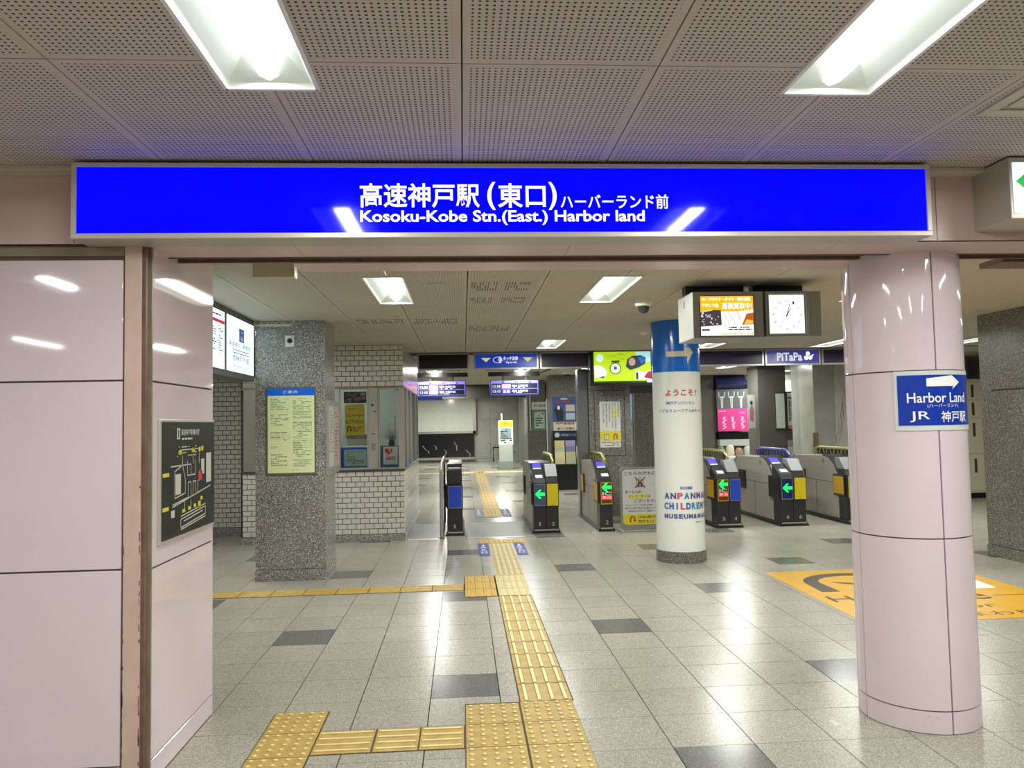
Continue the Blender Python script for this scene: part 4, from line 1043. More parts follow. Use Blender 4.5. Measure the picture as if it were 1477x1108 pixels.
# ================================================================== HEADER BOARDS over the gates
YH = 6.2
hdr = struct('trim_2', (0, YH, 2.7), 'steel header rail carrying the boards above the gates')
MB().box(.60, 9.5, YH+.02, YH+.16, 2.70, 2.76).build('header_rail', dark, hdr); MB().box(.60, 9.5, 5.95, 6.1, 2.712, 2.78).build('ceiling_edge', groove, hdr)
alu = mat('header_alu', (186, 186, 190), .3, .5)
def board(label, x0, x1, mface, z0=2.455, z1=2.735):
    t = thing('header_board', label, 'header board', ((x0+x1)/2, YH, 2.6), 'header boards above the gates')
    F = front(YH)
    MB().fbox(F, x0+.01, x1-.01, z0+.005, z1-.005, -.10, -.01).build('board_case', steelp, t)
    wframe(t, F, x0, x1, z0, z1, .028, .012, 'board_frame', alu)
    RB(t, F, x0+.028, x1-.028, z0+.028, z1-.028, mface, 'board_face', -.012, -.006)
    for u in (x0+.2*(x1-x0), x0+.8*(x1-x0)): MB().cyl(u, YH+.01, z0-.02, z0, .008, 8).build('bolt', dark, t)
    return t
hb = mat('header_black', (22, 22, 24), .3); hn = mat('header_navy', (52, 50, 74), .3); hbl = mat('header_blue_lit', (30, 70, 170), .3, emis=.45, ecol=(24, 62, 176)); hpu = mat('header_violet_lit', (70, 72, 140), .3, emis=.35, ecol=(66, 70, 150))
board('blank black header board beside the office', .69, 1.525, hb)
t = board('blue header board for touch payment with two white triangles', 1.60, 2.655, hbl)
F = front(YH); 
MB().fpoly(F, [(1.72, 2.645), (1.88, 2.645), (1.80, 2.575)], -.006, -.003).build('white_triangle', mat('pale_gold_lit', (226, 220, 150), .4, emis=.6), t); MB().fpoly(F, [(2.40, 2.645), (2.56, 2.645), (2.48, 2.575)], -.006, -.003).build('white_triangle', MATS['pale_gold_lit'], t)
text(t, F, 'タッチ決済', 2.08, 2.32, 2.60, 2.665, litw, -.004, .012); text(t, F, 'Tap to ride', 2.12, 2.30, 2.545, 2.585, litw, -.004, .01)
wv = MB()
for k in range(4):
    rr = .012+.014*k; P = [(1.99+rr*math.cos(math.radians(q)), 2.61+rr*1.3*math.sin(math.radians(q))) for q in range(-55, 56, 11)]
    for (a, b), (c, d) in zip(P, P[1:]): wv.quad(F(a, b, -.004), F(a+.006, b, -.004), F(c+.006, d, -.004), F(c, d, -.004))
for q in range(20):
    a0, a1 = math.radians(18*q), math.radians(18*q+18); wv.quad(F(1.99+.075*math.cos(a0), 2.61+.05*math.sin(a0), -.004), F(1.99+.075*math.cos(a1), 2.61+.05*math.sin(a1), -.004), F(1.99+.069*math.cos(a1), 2.61+.045*math.sin(a1), -.004), F(1.99+.069*math.cos(a0), 2.61+.045*math.sin(a0), -.004))
wv.build('touch_symbol', litw, t, recalc=False)
board('blank dark navy header board left of the video screen', 2.68, 3.50, hn)
board('blank navy header board right of the white column', 5.30, 6.415, hn)
t = board('violet header board with a card service name in white', 6.44, 7.385, hpu)
lav = mat('lavender_letter', (214, 214, 236), .4, emis=.6, ecol=(210, 212, 240))
text(t, F, 'PiTaPa', 6.64, 7.07, 2.525, 2.665, lav, -.003, .03)
RB(t, F, 6.52, 6.60, 2.53, 2.66, mat('violet_pale', (110, 112, 170), .4, emis=.2), 'badge', -.006, -.003)
B = MB()
for (u, v, r) in ((7.17, 2.645, .034), (7.14, 2.575, .036), (7.21, 2.575, .032)): B.fpoly(F, [(u+r*math.cos(q*PI/8), v+r*math.sin(q*PI/8)) for q in range(16)], -.006, -.002)
B.fpoly(F, [(7.20, 2.60), (7.275, 2.635), (7.25, 2.60), (7.22, 2.565)], -.006, -.002)
B.build('card_emblem', litw, t)
board('blank navy header board cut off by the pink column', 7.41, 8.4, hn)

# video screen
t = thing('video_screen', 'wide black-framed video screen with a lime green picture', 'screen', (4.0, 6.15, 2.45))
MB().box(3.465, 4.55, 6.02, 6.12, 2.155, 2.742).build('screen_case', black, t, bev=.006)
MB().box(3.9, 4.1, 6.05, 6.10, 2.742, 2.78).build('mount', black, t)
F = front(6.02)
def lit_m(n_, c, e=.9): return mat(n_, c, .4, emis=e)
lime = lit_m('video_lime', (176, 208, 30)); RB(t, F, 3.53, 4.46, 2.225, 2.70, lime, 'picture', 0, .003)
RB(t, F, 3.53, 4.46, 2.20, 2.225, lit_m('video_green', (14, 84, 14), .5), 'caption_bar', 0, .0035)
RB(t, F, 4.22, 4.46, 2.53, 2.70, lit_m('video_sky', (170, 218, 222)), 'picture_sky', .003, .004)
def disc(F, u, v, ru, rv, n0, n1, seg=20): return MB().fpoly(F, [(u+ru*math.cos(2*PI*q/seg), v+rv*math.sin(2*PI*q/seg)) for q in range(seg)], n0, n1)
disc(F, 3.63, 2.60, .06, .065, .003, .005).build('picture_badge', lit_m('video_pale', (190, 232, 220)), t)
disc(F, 3.88, 2.43, .095, .095, .003, .005).build('picture_ring', lit_m('video_teal', (60, 96, 90), .5), t); disc(F, 3.88, 2.43, .08, .08, .005, .006).build('picture_disc', lit_m('video_cream', (206, 220, 190)), t)
disc(F, 3.88, 2.435, .028, .03, .006, .007, 6).build('picture_star', MATS['video_teal'], t); RB(t, F, 3.82, 3.95, 2.525, 2.555, lit_m('video_olive', (70, 74, 20), .4), 'picture_caption', .003, .005)
MB().fpoly(F, [(3.53, 2.47), (3.60, 2.49), (3.70, 2.44), (3.74, 2.38), (3.72, 2.30), (3.64, 2.27), (3.55, 2.29)], .003, .005).build('picture_patch', lit_m('video_white', (220, 220, 230)), t)
MB().fpoly(F, [(3.60, 2.29), (3.66, 2.30), (3.71, 2.315), (3.68, 2.275)], .005, .006).build('picture_patch', lit_m('video_navy', (24, 56, 120), .6), t)
MB().fpoly(F, [(4.05, 2.46), (4.08, 2.58), (4.16, 2.63), (4.30, 2.64), (4.38, 2.60), (4.37, 2.50), (4.26, 2.44), (4.12, 2.40)], .003, .005).build('picture_figure', lit_m('video_slate', (44, 66, 84), .6), t)
disc(F, 4.155, 2.535, .055, .065, .005, .006).build('picture_face', lit_m('video_skin', (196, 158, 140), .7), t)
MB().fpoly(F, [(4.25, 2.60), (4.33, 2.63), (4.37, 2.55), (4.31, 2.50)], .005, .006).build('picture_stripe', lit_m('video_blue', (40, 110, 190), .7), t)
MB().fpoly(F, [(4.20, 2.25), (4.21, 2.38), (4.27, 2.40), (4.33, 2.36), (4.46, 2.39), (4.46, 2.25)], .003, .005).build('picture_group', MATS['video_white'], t)
MB().fpoly(F, [(4.34, 2.28), (4.41, 2.37), (4.46, 2.38), (4.46, 2.25)], .005, .006).build('picture_magenta', lit_m('video_magenta', (150, 30, 76), .6), t); RB(t, F, 4.215, 4.25, 2.25, 2.36, lit_m('video_dark', (30, 50, 40), .4), 'picture_shade', .005, .006)
text(t, F, 'しゃべって', 3.76, 3.90, 2.615, 2.645, MATS['video_olive'], .004, .01); text(t, F, 'つながる', 3.90, 4.02, 2.645, 2.68, MATS['video_olive'], .004, .01); text(t, F, 'こうべ', 3.92, 4.04, 2.56, 2.59, MATS['video_olive'], .004, .01)
RB(t, F, 4.395, 4.50, 2.20, 2.25, lit_m('video_tag', (226, 230, 240), .9), 'picture_tag', .003, .006)

# ================================================================== ADVERT BOX and CLOCK
gbx = mat('box_grey', (150, 150, 144), .4, .3)
t = thing('advert_box', 'hanging grey light box with orange jewellery advert', 'advert box', (3.55, -.0, 2.45))
MB().box(3.262, 3.842, -.15, .26, 2.226, 2.602).build('box_case', gbx, t, bev=.006)
MB().box(3.30, 3.80, .15, .25, 2.60, 2.70).build('hanger', dark, t)  # mount widened into a dark block standing in for the shadow above
F = front(-.15)
wframe(t, F, 3.318, 3.765, 2.240, 2.570, .006, -.006, 'face_frame', dark)
RB(t, F, 3.322, 3.757, 2.246, 2.566, lit_m('ad_white', (244, 248, 244), 1.0), 'picture', 0, .003)
orng = lit_m('ad_orange', (246, 176, 30), 1.0)
MB().fpoly(F, [(3.322, 2.566), (3.757, 2.566), (3.757, 2.455), (3.62, 2.44), (3.49, 2.44), (3.42, 2.455), (3.322, 2.435)], .003, .005).build('orange_field', orng, t)
MB().fpoly(F, [(3.322, 2.32), (3.322, 2.435), (3.40, 2.445), (3.43, 2.455), (3.49, 2.452), (3.494, 2.33)], .005, .006).build('watch_photo', lit_m('ad_photo', (78, 74, 84), .5), t)
B = MB(); rnd = random.Random(12)
for i in range(26):
    u = rnd.uniform(3.33, 3.47); v = rnd.uniform(2.335, 2.43); r = rnd.uniform(.003, .009); B.fpoly(F, [(u+r*math.cos(q*PI/4), v+r*math.sin(q*PI/4)) for q in range(8)], .006, .007)
B.build('watch_dials', lit_m('ad_silver', (210, 200, 196), .8), t)
MB().fpoly(F, [(3.66, 2.33), (3.70, 2.42), (3.757, 2.43), (3.757, 2.335)], .003, .005).build('gold_photo', lit_m('ad_brown', (186, 96, 40), .8), t); MB().fpoly(F, [(3.675, 2.335), (3.70, 2.375), (3.75, 2.365), (3.75, 2.34)], .005, .006).build('gold_bars', lit_m('ad_gold', (236, 190, 70), .9), t)
text(t, F, '金・プラチナ・ダイヤ・高価買取', 3.335, 3.735, 2.525, 2.553, lit_m('ad_text', (255, 252, 235), 1.2), .007, .03)
text(t, F, 'ブランド品', 3.335, 3.47, 2.477, 2.505, MATS['ad_text'], .007, .03)
aob = lit_m('ad_outline', (206, 120, 20), .8)
text(t, F, '高価買取中!', 3.50, 3.745, 2.458, 2.512, aob, .006, .06); text(t, F, '高価買取中!', 3.50, 3.745, 2.458, 2.512, MATS['ad_text'], .0075, .02)
dk = lit_m('ad_dark', (60, 66, 66), .3)
B = MB()
for (a, b, c, d) in ((3.51, 2.43, 3.55, 2.335), (3.55, 2.43, 3.60, 2.34), (3.62, 2.44, 3.64, 2.37)):
    for k in range(7):
        u = a+(c-a)*k/6; v = b+(d-b)*k/6; B.frect(F, u, u+.008, v, v+.005, .006)
B.build('price_marks', dk, t, recalc=False); smallprint(t, F, 3.33, 3.48, 2.28, 2.305, 1, dk, .005, .8, 51); smallprint(t, F, 3.55, 3.74, 2.285, 2.32, 2, dk, .005, .8, 52)
text(t, F, 'TEL 078-576-1224', 3.49, 3.75, 2.252, 2.270, aob, .006, .01)
text(t, sideL(3.262), '広告', -.10, -.06, 2.50, 2.56, dark, .003, .01); 
t = thing('clock_box', 'square lit wall clock in a hanging grey box', 'clock', (4.1, 0, 2.45))
MB().box(3.862, 4.218, -.15, .26, 2.233, 2.603).build('box_case', gbx, t, bev=.006)
MB().box(4.218, 4.335, -.13, .26, 2.233, 2.603).build('side_case', mat('box_grey_green', (150, 156, 146), .4, .3), t, bev=.006)
MB().box(3.88, 4.31, .15, .25, 2.60, 2.70).build('hanger', dark, t)  # dark block as mount, also stands in for ceiling shadow over the clock
F = front(-.15); cu, cv = 4.033, 2.408
wframe(t, F, 3.878, 4.198, 2.248, 2.585, .008, -.012, 'clock_rim', mat('clock_rim_teal', (150, 176, 174), .3, .3))
RB(t, F, 3.886, 4.178, 2.258, 2.570, lit_m('clock_white', (246, 252, 252), 1.1), 'clock_face', 0, .003)
ck = mat('clock_grey', (120, 126, 122), .5)
for h in range(1, 13):
    a = PI/2-h*PI/6; R_ = .112; u, v = cu+R_*math.cos(a), cv+R_*math.sin(a); w_ = .008 if h < 10 else .013
    text(t, F, str(h), u-w_, u+w_, v-.012, v+.012, ck, .004, 0)
B = MB()
for q in range(60):
    a = 2*PI*q/60; l = .010 if q % 5 == 0 else .004; B.frect(F, cu+.135*math.cos(a)-.0012, cu+.135*math.cos(a)+.0012, cv+.135*math.sin(a)-.0012, cv+.135*math.sin(a)+.0012, .004)
B.build('minute_dots', ck, t, recalc=False)
def hand(ang, L, w_, nm):
    a = PI/2-math.radians(ang); d = (math.cos(a), math.sin(a)); p = (-d[1], d[0])
    MB().fpoly(F, [(cu-d[0]*.015+p[0]*w_, cv-d[1]*.015+p[1]*w_), (cu-d[0]*.015-p[0]*w_, cv-d[1]*.015-p[1]*w_), (cu+d[0]*L-p[0]*w_*.4, cv+d[1]*L-p[1]*w_*.4), (cu+d[0]*L+p[0]*w_*.4, cv+d[1]*L+p[1]*w_*.4)], .005, .007).build(nm, mat('hand_dark', (66, 78, 70), .4), t)
hand(31.5, .065, .005, 'hour_hand'); hand(16, .11, .003, 'minute_hand')

# ================================================================== SMALL CEILING THINGS
def dome(label, x, y, z, r):
    t = thing('dome_camera', label, 'camera', (x, y, z))
    MB().lathe(x, y, [(r, z), (r, z-.03), (r*.82, z-.055), (r*.55, z-.06)], 28).build('housing', offw, t, smooth=True)
    MB().lathe(x, y, [(r*.62, z-.055), (r*.58, z-.09), (r*.4, z-.115), (r*.12, z-.125)], 24).build('dark_dome', mat('smoked_dome', (44, 54, 50), .1), t, smooth=True)
dome('white dome camera on the ceiling left of the advert box', 3.11, .86, ZF, .085)
dome('small dome camera on the far ceiling above the poster column', 3.78, 11.0, 2.72, .12)
t = thing('smoke_detector', 'small round detector on the ceiling beside the white column top', 'detector', (3.72, 3.4, ZF)); MB().lathe(3.72, 3.4, [(.05, ZF), (.05, ZF-.012), (.03, ZF-.03)], 20).build('housing', offw, t, smooth=True)
t = thing('ceiling_speaker', 'round perforated ceiling speaker right of the left rear light', 'speaker', (1.22, -.02, ZF)); MB().lathe(1.22, -.02, [(.085, ZF), (.085, ZF-.004), (.07, ZF-.006)], 28).build('grille', ceil_plain, t, smooth=True)
t = thing('ceiling_hook', 'thin dark pull bar on the far ceiling', 'bar', (3.4, 10, 2.6)); MB().tubep([(2.95, 8.8, 2.56), (3.35, 8.8, 2.71)], .012, 6).build('bar', dark, t)

# ================================================================== FLOOR GRAPHICS
stk = mat('sticker_blue', (60, 80, 156), .6)
def fsticker(label, x0, x1, y0, y1, m=stk):
    t = thing('floor_sticker', label, 'floor sticker', ((x0+x1)/2, (y0+y1)/2, 0), 'blue floor stickers at the gate')
    MB().box(x0, x1, y0, y1, .0, .002).build('sticker_sheet', m, t)
    xm = (x0+x1)/2; hh = y1-y0
    MB().fpoly(FLOOR, [(xm-.02, y1-.22*hh), (xm+.02, y1-.22*hh), (xm, y1-.06*hh)], .002, .003).build('arrow', txtw, t)
    for i, ch in enumerate('改札口'): text(t, FLOOR, ch, xm-.035, xm+.035, y1-(.42+.2*i)*hh, y1-(.27+.2*i)*hh, txtw, .003, .01)
    return t
fsticker('blue floor sticker left of the path in front of the gate', 1.578, 1.718, 3.09, 4.02); fsticker('blue floor sticker right of the path in front of the gate', 2.045, 2.175, 3.08, 4.0)
s2 = mat('sticker_faded', (96, 108, 146), .6)
fsticker('faded blue floor sticker left of the path past the gate', 1.59, 1.74, 6.84, 8.04, s2); fsticker('faded blue floor sticker right of the path past the gate', 2.06, 2.22, 6.84, 8.04, s2)
t = thing('floor_graphic', 'large yellow floor graphic with black letters by the pink column', 'floor graphic', (5.4, .6, 0))
MB().box(4.46, 6.42, -.40, 1.605, 0, .002).build('graphic_sheet', mat('graphic_yellow', (226, 172, 44), .3, noise=.12, nscale=4), t)
gb = mat('graphic_black', (58, 48, 32), .35)
# round-headed hook shape
P = []
for q in range(19): a = PI-PI*q/18; P.append((5.16+.52*math.cos(a), 1.02+.42*math.sin(a)))
P += [(5.68, .85), (5.60, .70), (5.44, .70), (5.53, .9), (5.54, 1.02)]
for q in range(19): a = PI*q/18; P.append((5.16+.38*math.cos(a), 1.02+.30*math.sin(a)))
P += [(4.79, .66), (4.62, .66), (4.63, .85)]
MB().fpoly(FLOOR, P, .002, .003).build('hook_mark', gb, t)
MB().fpoly(FLOOR, [(4.90, 1.05), (5.0, 1.02), (5.5, .78), (5.5, .70), (4.98, .96)], .002, .0035).build('stroke_mark', gb, t)
text(t, FLOOR, 'H', 4.555, 4.76, .28, .49, gb, .003, 0); text(t, FLOOR, 'ere', 4.86, 5.55, .24, .44, gb, .003, 0)
text(t, FLOOR, 'e', 5.70, 5.93, .21, .43, gb, .003, .01); text(t, FLOOR, 'for', 5.42, 5.79, -.06, .08, gb, .003, 0)
text(t, FLOOR, 'まわり', 5.38, 5.92, -.31, -.18, gb, .003, 0)
MB().fpoly(FLOOR, [(5.90, .60), (5.90, .66), (6.26, .96), (6.22, .61)], .002, .003).build('white_mark', txtw, t); MB().box(5.99, 6.38, .32, .335, .002, .003).build('long_rule', gb, t)

# ================================================================== DEEP PASSAGE
def hangboard(label, x0, x1, bar0, bar1, hm):
    t = thing('departure_board', label, 'departure board', ((x0+x1)/2, 10, 2.3), 'lit departure boards')
    MB().box(x0, x1, 10, 10.12, 2.165, 2.495).build('board_case', mat('board_navy', (34, 44, 84), .3), t, bev=.004)
    F = front(10)
    RB(t, F, x0+.02, x1-.02, 2.195, 2.485, lit_m('board_glow', (110, 108, 200), .5), 'board_rim', 0, .004)
    RB(t, F, x0+.035, x1-.035, 2.205, 2.425, lit_m('board_black', (14, 14, 40), .1), 'board_face', .004, .006)
    RB(t, F, x0+.25, x1-.17, 2.432, 2.472, hm, 'title_strip', .004, .007)
    text(t, F, '神戸三宮・大阪方面', x0+.30, x1-.22, 2.437, 2.468, lit_m('board_white', (200, 204, 240), .7), .009, .01)
    for k, (v0, v1) in enumerate(((2.32, 2.415), (2.212, 2.307))):
        text(t, F, ('12:58', '13:10')[k], x0+.06, x0+.22, v0+.02, v1-.02, MATS['board_white'], .008, .005)
        RB(t, F, x0+.25, x0+.44, v0+.005, v1-.005, lit_m('board_rose', (236, 120, 160), .8) if (k == 0 or hm is MATS.get('board_purple')) else lit_m('board_blue', (40, 40, 230), .9), 'train_type', .006, .008)
        text(t, F, ('特急', '普通')[k], x0+.27, x0+.42, v0+.015, v1-.015, MATS['board_white'], .010, .01)
        text(t, F, ('阪神 大阪梅田', '阪急 大阪梅田')[k], x0+.47, x0+.80, v0+.03, v1-.02, MATS['board_white'], .008, .008)
        smallprint(t, F, x0+.5, x0+.75, v0+.005, v0+.025, 1, MATS['board_white'], .008, .8, 60+k)
    RB(t, F, x0+.02, x1-.04, 2.308, 2.318, MATS['board_glow'], 'divider', .006, .008)
    for u in (x0+.28, x1-.28): MB().box(u-.02, u+.02, 10.04, 10.08, 2.49, 2.60).build('hanger', dark, t)
    MB().box(bar0, bar1, 10.0, 10.12, 2.58, 2.67).build('mount_bar', black, t)
bp = lit_m('board_purple', (130, 30, 130), .8); bb = lit_m('board_royal', (50, 50, 210), .8)
hangboard('departure board with a purple title, nearer the office', .46, 1.49, .47, 1.53, bp)
hangboard('departure board with a blue title, further right', 1.995, 3.04, 1.96, 3.06, bb)
tag(MB().box(.47, .98, 10.14, 10.2, 2.10, 2.17).build('blue_sign', mat('sign_mid_blue', (72, 100, 180), .4, emis=.2), None), 'blue strip sign below the purple departure board', 'sign')
db = struct('trim_3', (0, 16, 2.5), 'dark fascia across the passage'); MB().box(-2.0, 3.83, 16, 16.3, 2.33, 2.84).build('fascia', mat('dark_fascia', (64, 60, 54), .5), db)
wf = struct('wall_far', (0, 26.2, 0)); MB().box(-4, 3.8, 26.2, 26.4, 0, 3.0).build('wall_face', marble, wf)
B = MB()
for x in (1.95, 2.55, 3.15, 3.72): B.box(x, x+.008, 26.19, 26.2, .1, 2.8)
B.box(1.9, 3.8, 26.19, 26.2, 1.75, 1.758); B.box(1.9, 3.8, 26.19, 26.2, .12, .128); B.build('marble_joints', mat('joint_grey', (120, 122, 116), .5), wf)
t = thing('display_wall', 'white panelled display board above black marble at the far end', 'display board', (.6, 26, 1.3))
MB().box(-2.5, 1.86, 26.05, 26.2, .2, 1.28).build('black_marble', mat('black_marble', (34, 34, 36), .15), t)
MB().box(-2.5, 1.83, 26.02, 26.2, 1.28, 2.85).build('white_panel', mat('white_panel', (222, 226, 214), .15), t)
MB().box(-2.5, 1.95, 25.98, 26.06, 1.20, 1.30).build('lower_frame', steel, t); MB().box(1.83, 1.96, 25.98, 26.06, 1.2, 2.9).build('side_frame', steel, t)
B = MB(); rnd = random.Random(5); F = front(26.05)
for k in range(5):
    u = -.3+.45*k; v = rnd.uniform(.4, .9); P = [(u, v)]
    for i in range(4): u += rnd.uniform(-.06, .1); v -= rnd.uniform(.02, .12); P.append((u, v))
    for (a, b), (c, d) in zip(P, P[1:]): B.quad(F(a, b, .003), F(a+.03, b, .003), F(c+.03, d, .003), F(c, d, .003))
B.build('marble_vein', mat('white_vein', (170, 170, 172), .3), t, recalc=False)
MB().box(-2.5, 1.9, 26.0, 26.06, .1, .2).build('steel_skirting', steelp, t)
B = MB()
for u in (-.35, .15, .55, 1.0, 1.3):
    for v in (1.38, 1.75, 2.08): B.fbox(front(26.02), u, u+.03, v, v+.03, 0, .01)
B.build('panel_studs', mat('stud_grey', (130, 134, 128), .4), t)
t = thing('far_rail', 'low black rail in front of the far marble wall', 'rail', (3, 25.9, 0)); MB().tubep([(2.66, 25.9, 0), (2.66, 25.9, .58), (3.34, 25.9, .58)], .03, 8).build('rail_tube', black, t)
t = thing('info_stand', 'freestanding poster stand with yellow top near the far wall', 'stand', (2.87, 20, 0))
MB().box(2.61, 3.12, 20, 20.35, 0, .30).build('stand_base', mat('stand_teal', (140, 152, 146), .4), t, bev=.01); MB().box(2.64, 3.10, 20.02, 20.3, .30, .86).build('stand_panel', mat('stand_pale', (176, 186, 178), .4), t)
MB().box(2.62, 3.12, 20.02, 20.1, .86, 1.68).build('poster_frame', offw, t); F = front(20.02)
RB(t, F, 2.63, 3.11, 1.45, 1.67, lit_m('poster_yellow', (228, 188, 40), .2), 'yellow_header', 0, .004); RB(t, F, 2.68, 3.06, 1.05, 1.42, mat('poster_bluegrey', (120, 144, 150), .5), 'blue_block', 0, .003)
text(t, F, 'ご案内', 2.70, 3.04, 1.53, 1.62, MATS['notice_red'], .006, .01); smallprint(t, F, 2.68, 3.08, .90, 1.40, 8, nk, .005, .6, 71, .5); MB().cyl(2.74, 20.06, 1.68, 1.92, .02, 8).build('stand_stem', offw, t)
wg = struct('wall_granite', (4, 14, 0)); MB().box(3.58, 4.6, 22.9, 23.1, 0, 2.8).build('wall_face', granite_d, wg); MB().box(3.56, 3.62, 14.5, 22.9, 0, 2.8).build('wall_face', granite_d, wg)
t = thing('granite_column', 'terrazzo column with teal poster left of the poster column', 'column', (3.4, 14.2, 0)); MB().box(3.12, 3.60, 14, 14.5, 0, 2.75).build('shaft', granite_d, t); MB().tubep([(3.19, 13.98, 1.45), (3.19, 13.98, 2.75)], .018, 6).build('conduit', offw, t); MB().box(3.16, 3.23, 13.94, 14, 1.37, 1.45).build('outlet_box', mat('outlet_beige', (168, 162, 140), .5), t)
F = front(13.99)
t = thing('teal_poster', 'teal bordered poster below a white strip on a far column', 'poster', (3.42, 13.98, 1.7))
RB(t, F, 3.24, 3.62, 1.39, 1.93, mat('poster_teal', (92, 150, 132), .4), 'poster_border', 0, .01); RB(t, F, 3.30, 3.57, 1.43, 1.87, mat('poster_mint', (196, 214, 190), .4), 'poster_sheet', .01, .013)
RB(t, F, 3.23, 3.63, 1.93, 2.13, offw, 'white_strip', 0, .02); text(t, F, '神戸・明石方面', 3.29, 3.60, 2.0, 2.07, txtk, .022, .01); smallprint(t, F, 3.33, 3.54, 1.48, 1.85, 6, MATS['gate_slate_screen'], .015, .7, 72)
F = front(12.02)
t = thing('blue_poster', 'blue poster with a figure in black on the far column', 'poster', (3.84, 12.01, 1.9))
RB(t, F, 3.51, 4.16, 1.30, 2.22, mat('case_edge', (120, 132, 130), .3, .3), 'poster_case', 0, .01)
RB(t, F, 3.55, 4.12, 1.60, 2.19, mat('poster_blue', (58, 84, 142), .4), 'poster_sheet', .01, .013); text(t, F, '交通安全', 3.74, 3.92, 2.12, 2.165, txtw, .016, .02); RB(t, F, 3.59, 3.98, 2.06, 2.09, MATS['notice_red'], 'red_line', .013, .016)
RB(t, F, 3.87, 4.09, 1.84, 2.0, mat('poster_photo', (190, 176, 160), .5), 'inset', .013, .016); RB(t, F, 3.87, 4.09, 1.64, 1.80, mat('poster_grey', (170, 180, 194), .5), 'inset', .013, .016)
MB().fpoly(F, [(3.66, 1.62), (3.62, 1.78), (3.59, 1.88), (3.63, 1.95), (3.72, 2.0), (3.77, 1.93), (3.82, 1.80), (3.80, 1.62)], .013, .015).build('figure_silhouette', dark, t); disc(F, 3.70, 1.93, .035, .05, .015, .017, 12).build('figure_face', MATS['video_skin'], t)
t = thing('banner_sheet', 'cream sheet with red and brown print under the blue poster', 'sheet', (3.85, 12.01, 1.45)); RB(t, F, 3.57, 4.12, 1.34, 1.58, mat('sheet_cream', (206, 202, 176), .5), 'sheet', .013, .02); text(t, F, '神戸高速線', 3.62, 4.08, 1.52, 1.58, MATS['notice_red'], .023, .02); text(t, F, '乗りつぎ案内', 3.66, 4.06, 1.40, 1.46, nk, .023, .01)
t = thing('brochure_rack', 'dark brochure rack with information header on the far column', 'rack', (3.9, 11.8, 0))
MB().box(3.52, 4.32, 11.65, 12.0, 0, .58).build('cabinet', black, t, bev=.006); MB().box(3.52, 4.34, 11.86, 12.0, .58, 1.38).build('rack_back', dark, t)
RB(t, front(11.84), 3.52, 4.34, 1.18, 1.38, mat('rack_navy', (22, 32, 62), .3), 'header', -.02, .01); disc(front(11.84), 3.63, 1.28, .06, .06, .01, .014).build('round_logo', MATS['stand_pale'], t); text(t, front(11.84), '阪神沿線インフォメーション', 3.72, 4.32, 1.25, 1.31, mat('rack_text', (150, 176, 196), .5), .013, .01)
RB(t, front(11.66), 3.54, 4.3, .40, .56, mat('rack_panel', (70, 70, 66), .4), 'cabinet_panel', 0, .004)
bc = [(196, 184, 120), (150, 140, 176), (60, 58, 60), (176, 184, 150), (120, 116, 160), (188, 190, 176), (206, 200, 160), (180, 170, 120), (190, 196, 190), (200, 190, 150), (170, 176, 150), (160, 120, 60)]
for r in range(4):
    for c in range(3):
        i = r*3+c; t2 = MB(); a = 3.56+.255*c; z = 1.0-.135*r; t2.box(a, a+.235, 11.80-.02*r, 11.84-.02*r, z, z+.15)
        o = t2.build('brochure', mat('brochure_%d' % i, bc[i], .5), None, bev=.003)
        tag(o, '%s brochure in the %s of the brochure rack' % (('sandy', 'lilac', 'charcoal', 'sage', 'violet', 'grey white', 'straw', 'khaki', 'silver', 'buff', 'moss', 'brown')[i], ('top row', 'second row', 'third row', 'bottom row')[r]), 'brochure', 'brochures in the rack')
# behind the white column: grey pier, glass shop window
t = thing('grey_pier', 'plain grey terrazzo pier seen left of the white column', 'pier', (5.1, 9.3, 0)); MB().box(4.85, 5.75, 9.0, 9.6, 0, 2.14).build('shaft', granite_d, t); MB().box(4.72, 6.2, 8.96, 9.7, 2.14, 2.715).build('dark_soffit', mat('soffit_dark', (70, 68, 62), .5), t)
t = thing('framed_window', 'bright window strip between the lift column and the grey pier', 'window panel', (4.78, 9.2, 1.5)); MB().box(4.70, 4.84, 9.15, 9.2, 1.05, 2.13).build('window_glass', mat('window_pale', (150, 190, 210), .3, emis=.4), t); MB().box(4.72, 4.83, 9.1, 9.14, 1.05, 1.6).build('white_poster', offw, t); MB().box(4.70, 4.72, 9.12, 9.2, .8, 2.14).build('frame', steelp, t)
t = thing('waiting_chair', 'dark chair back with curved top rail behind the standing sign', 'chair', (4.35, 5.7, 0))
MB().tubep([(4.16, 5.7, 0), (4.16, 5.7, .78), (4.20, 5.7, .83), (4.30, 5.7, .83), (4.34, 5.7, .78), (4.34, 5.7, 0)], .012, 8).build('back_frame', black, t, smooth=True); MB().box(4.15, 4.36, 5.66, 6.05, .42, .46).build('seat', dark, t, bev=.008)
for (x, y) in ((4.17, 6.02), (4.34, 6.02)): MB().cyl(x, y, 0, .42, .012, 8).build('leg', black, t)
t = thing('dark_partition', 'dark grey partition board behind the standing sign', 'partition', (4.75, 5.9, 0)); MB().prism_x([(5.9, .03), (5.93, .03), (5.93, 1.02), (5.9, 1.02)], 4.42, 5.0).build('board', mat('partition_grey', (72, 70, 66), .6), t, bev=.004)
for x in (4.46, 4.96): MB().box(x-.015, x+.015, 5.8, 6.05, 0, .03).build('foot', dark, t)
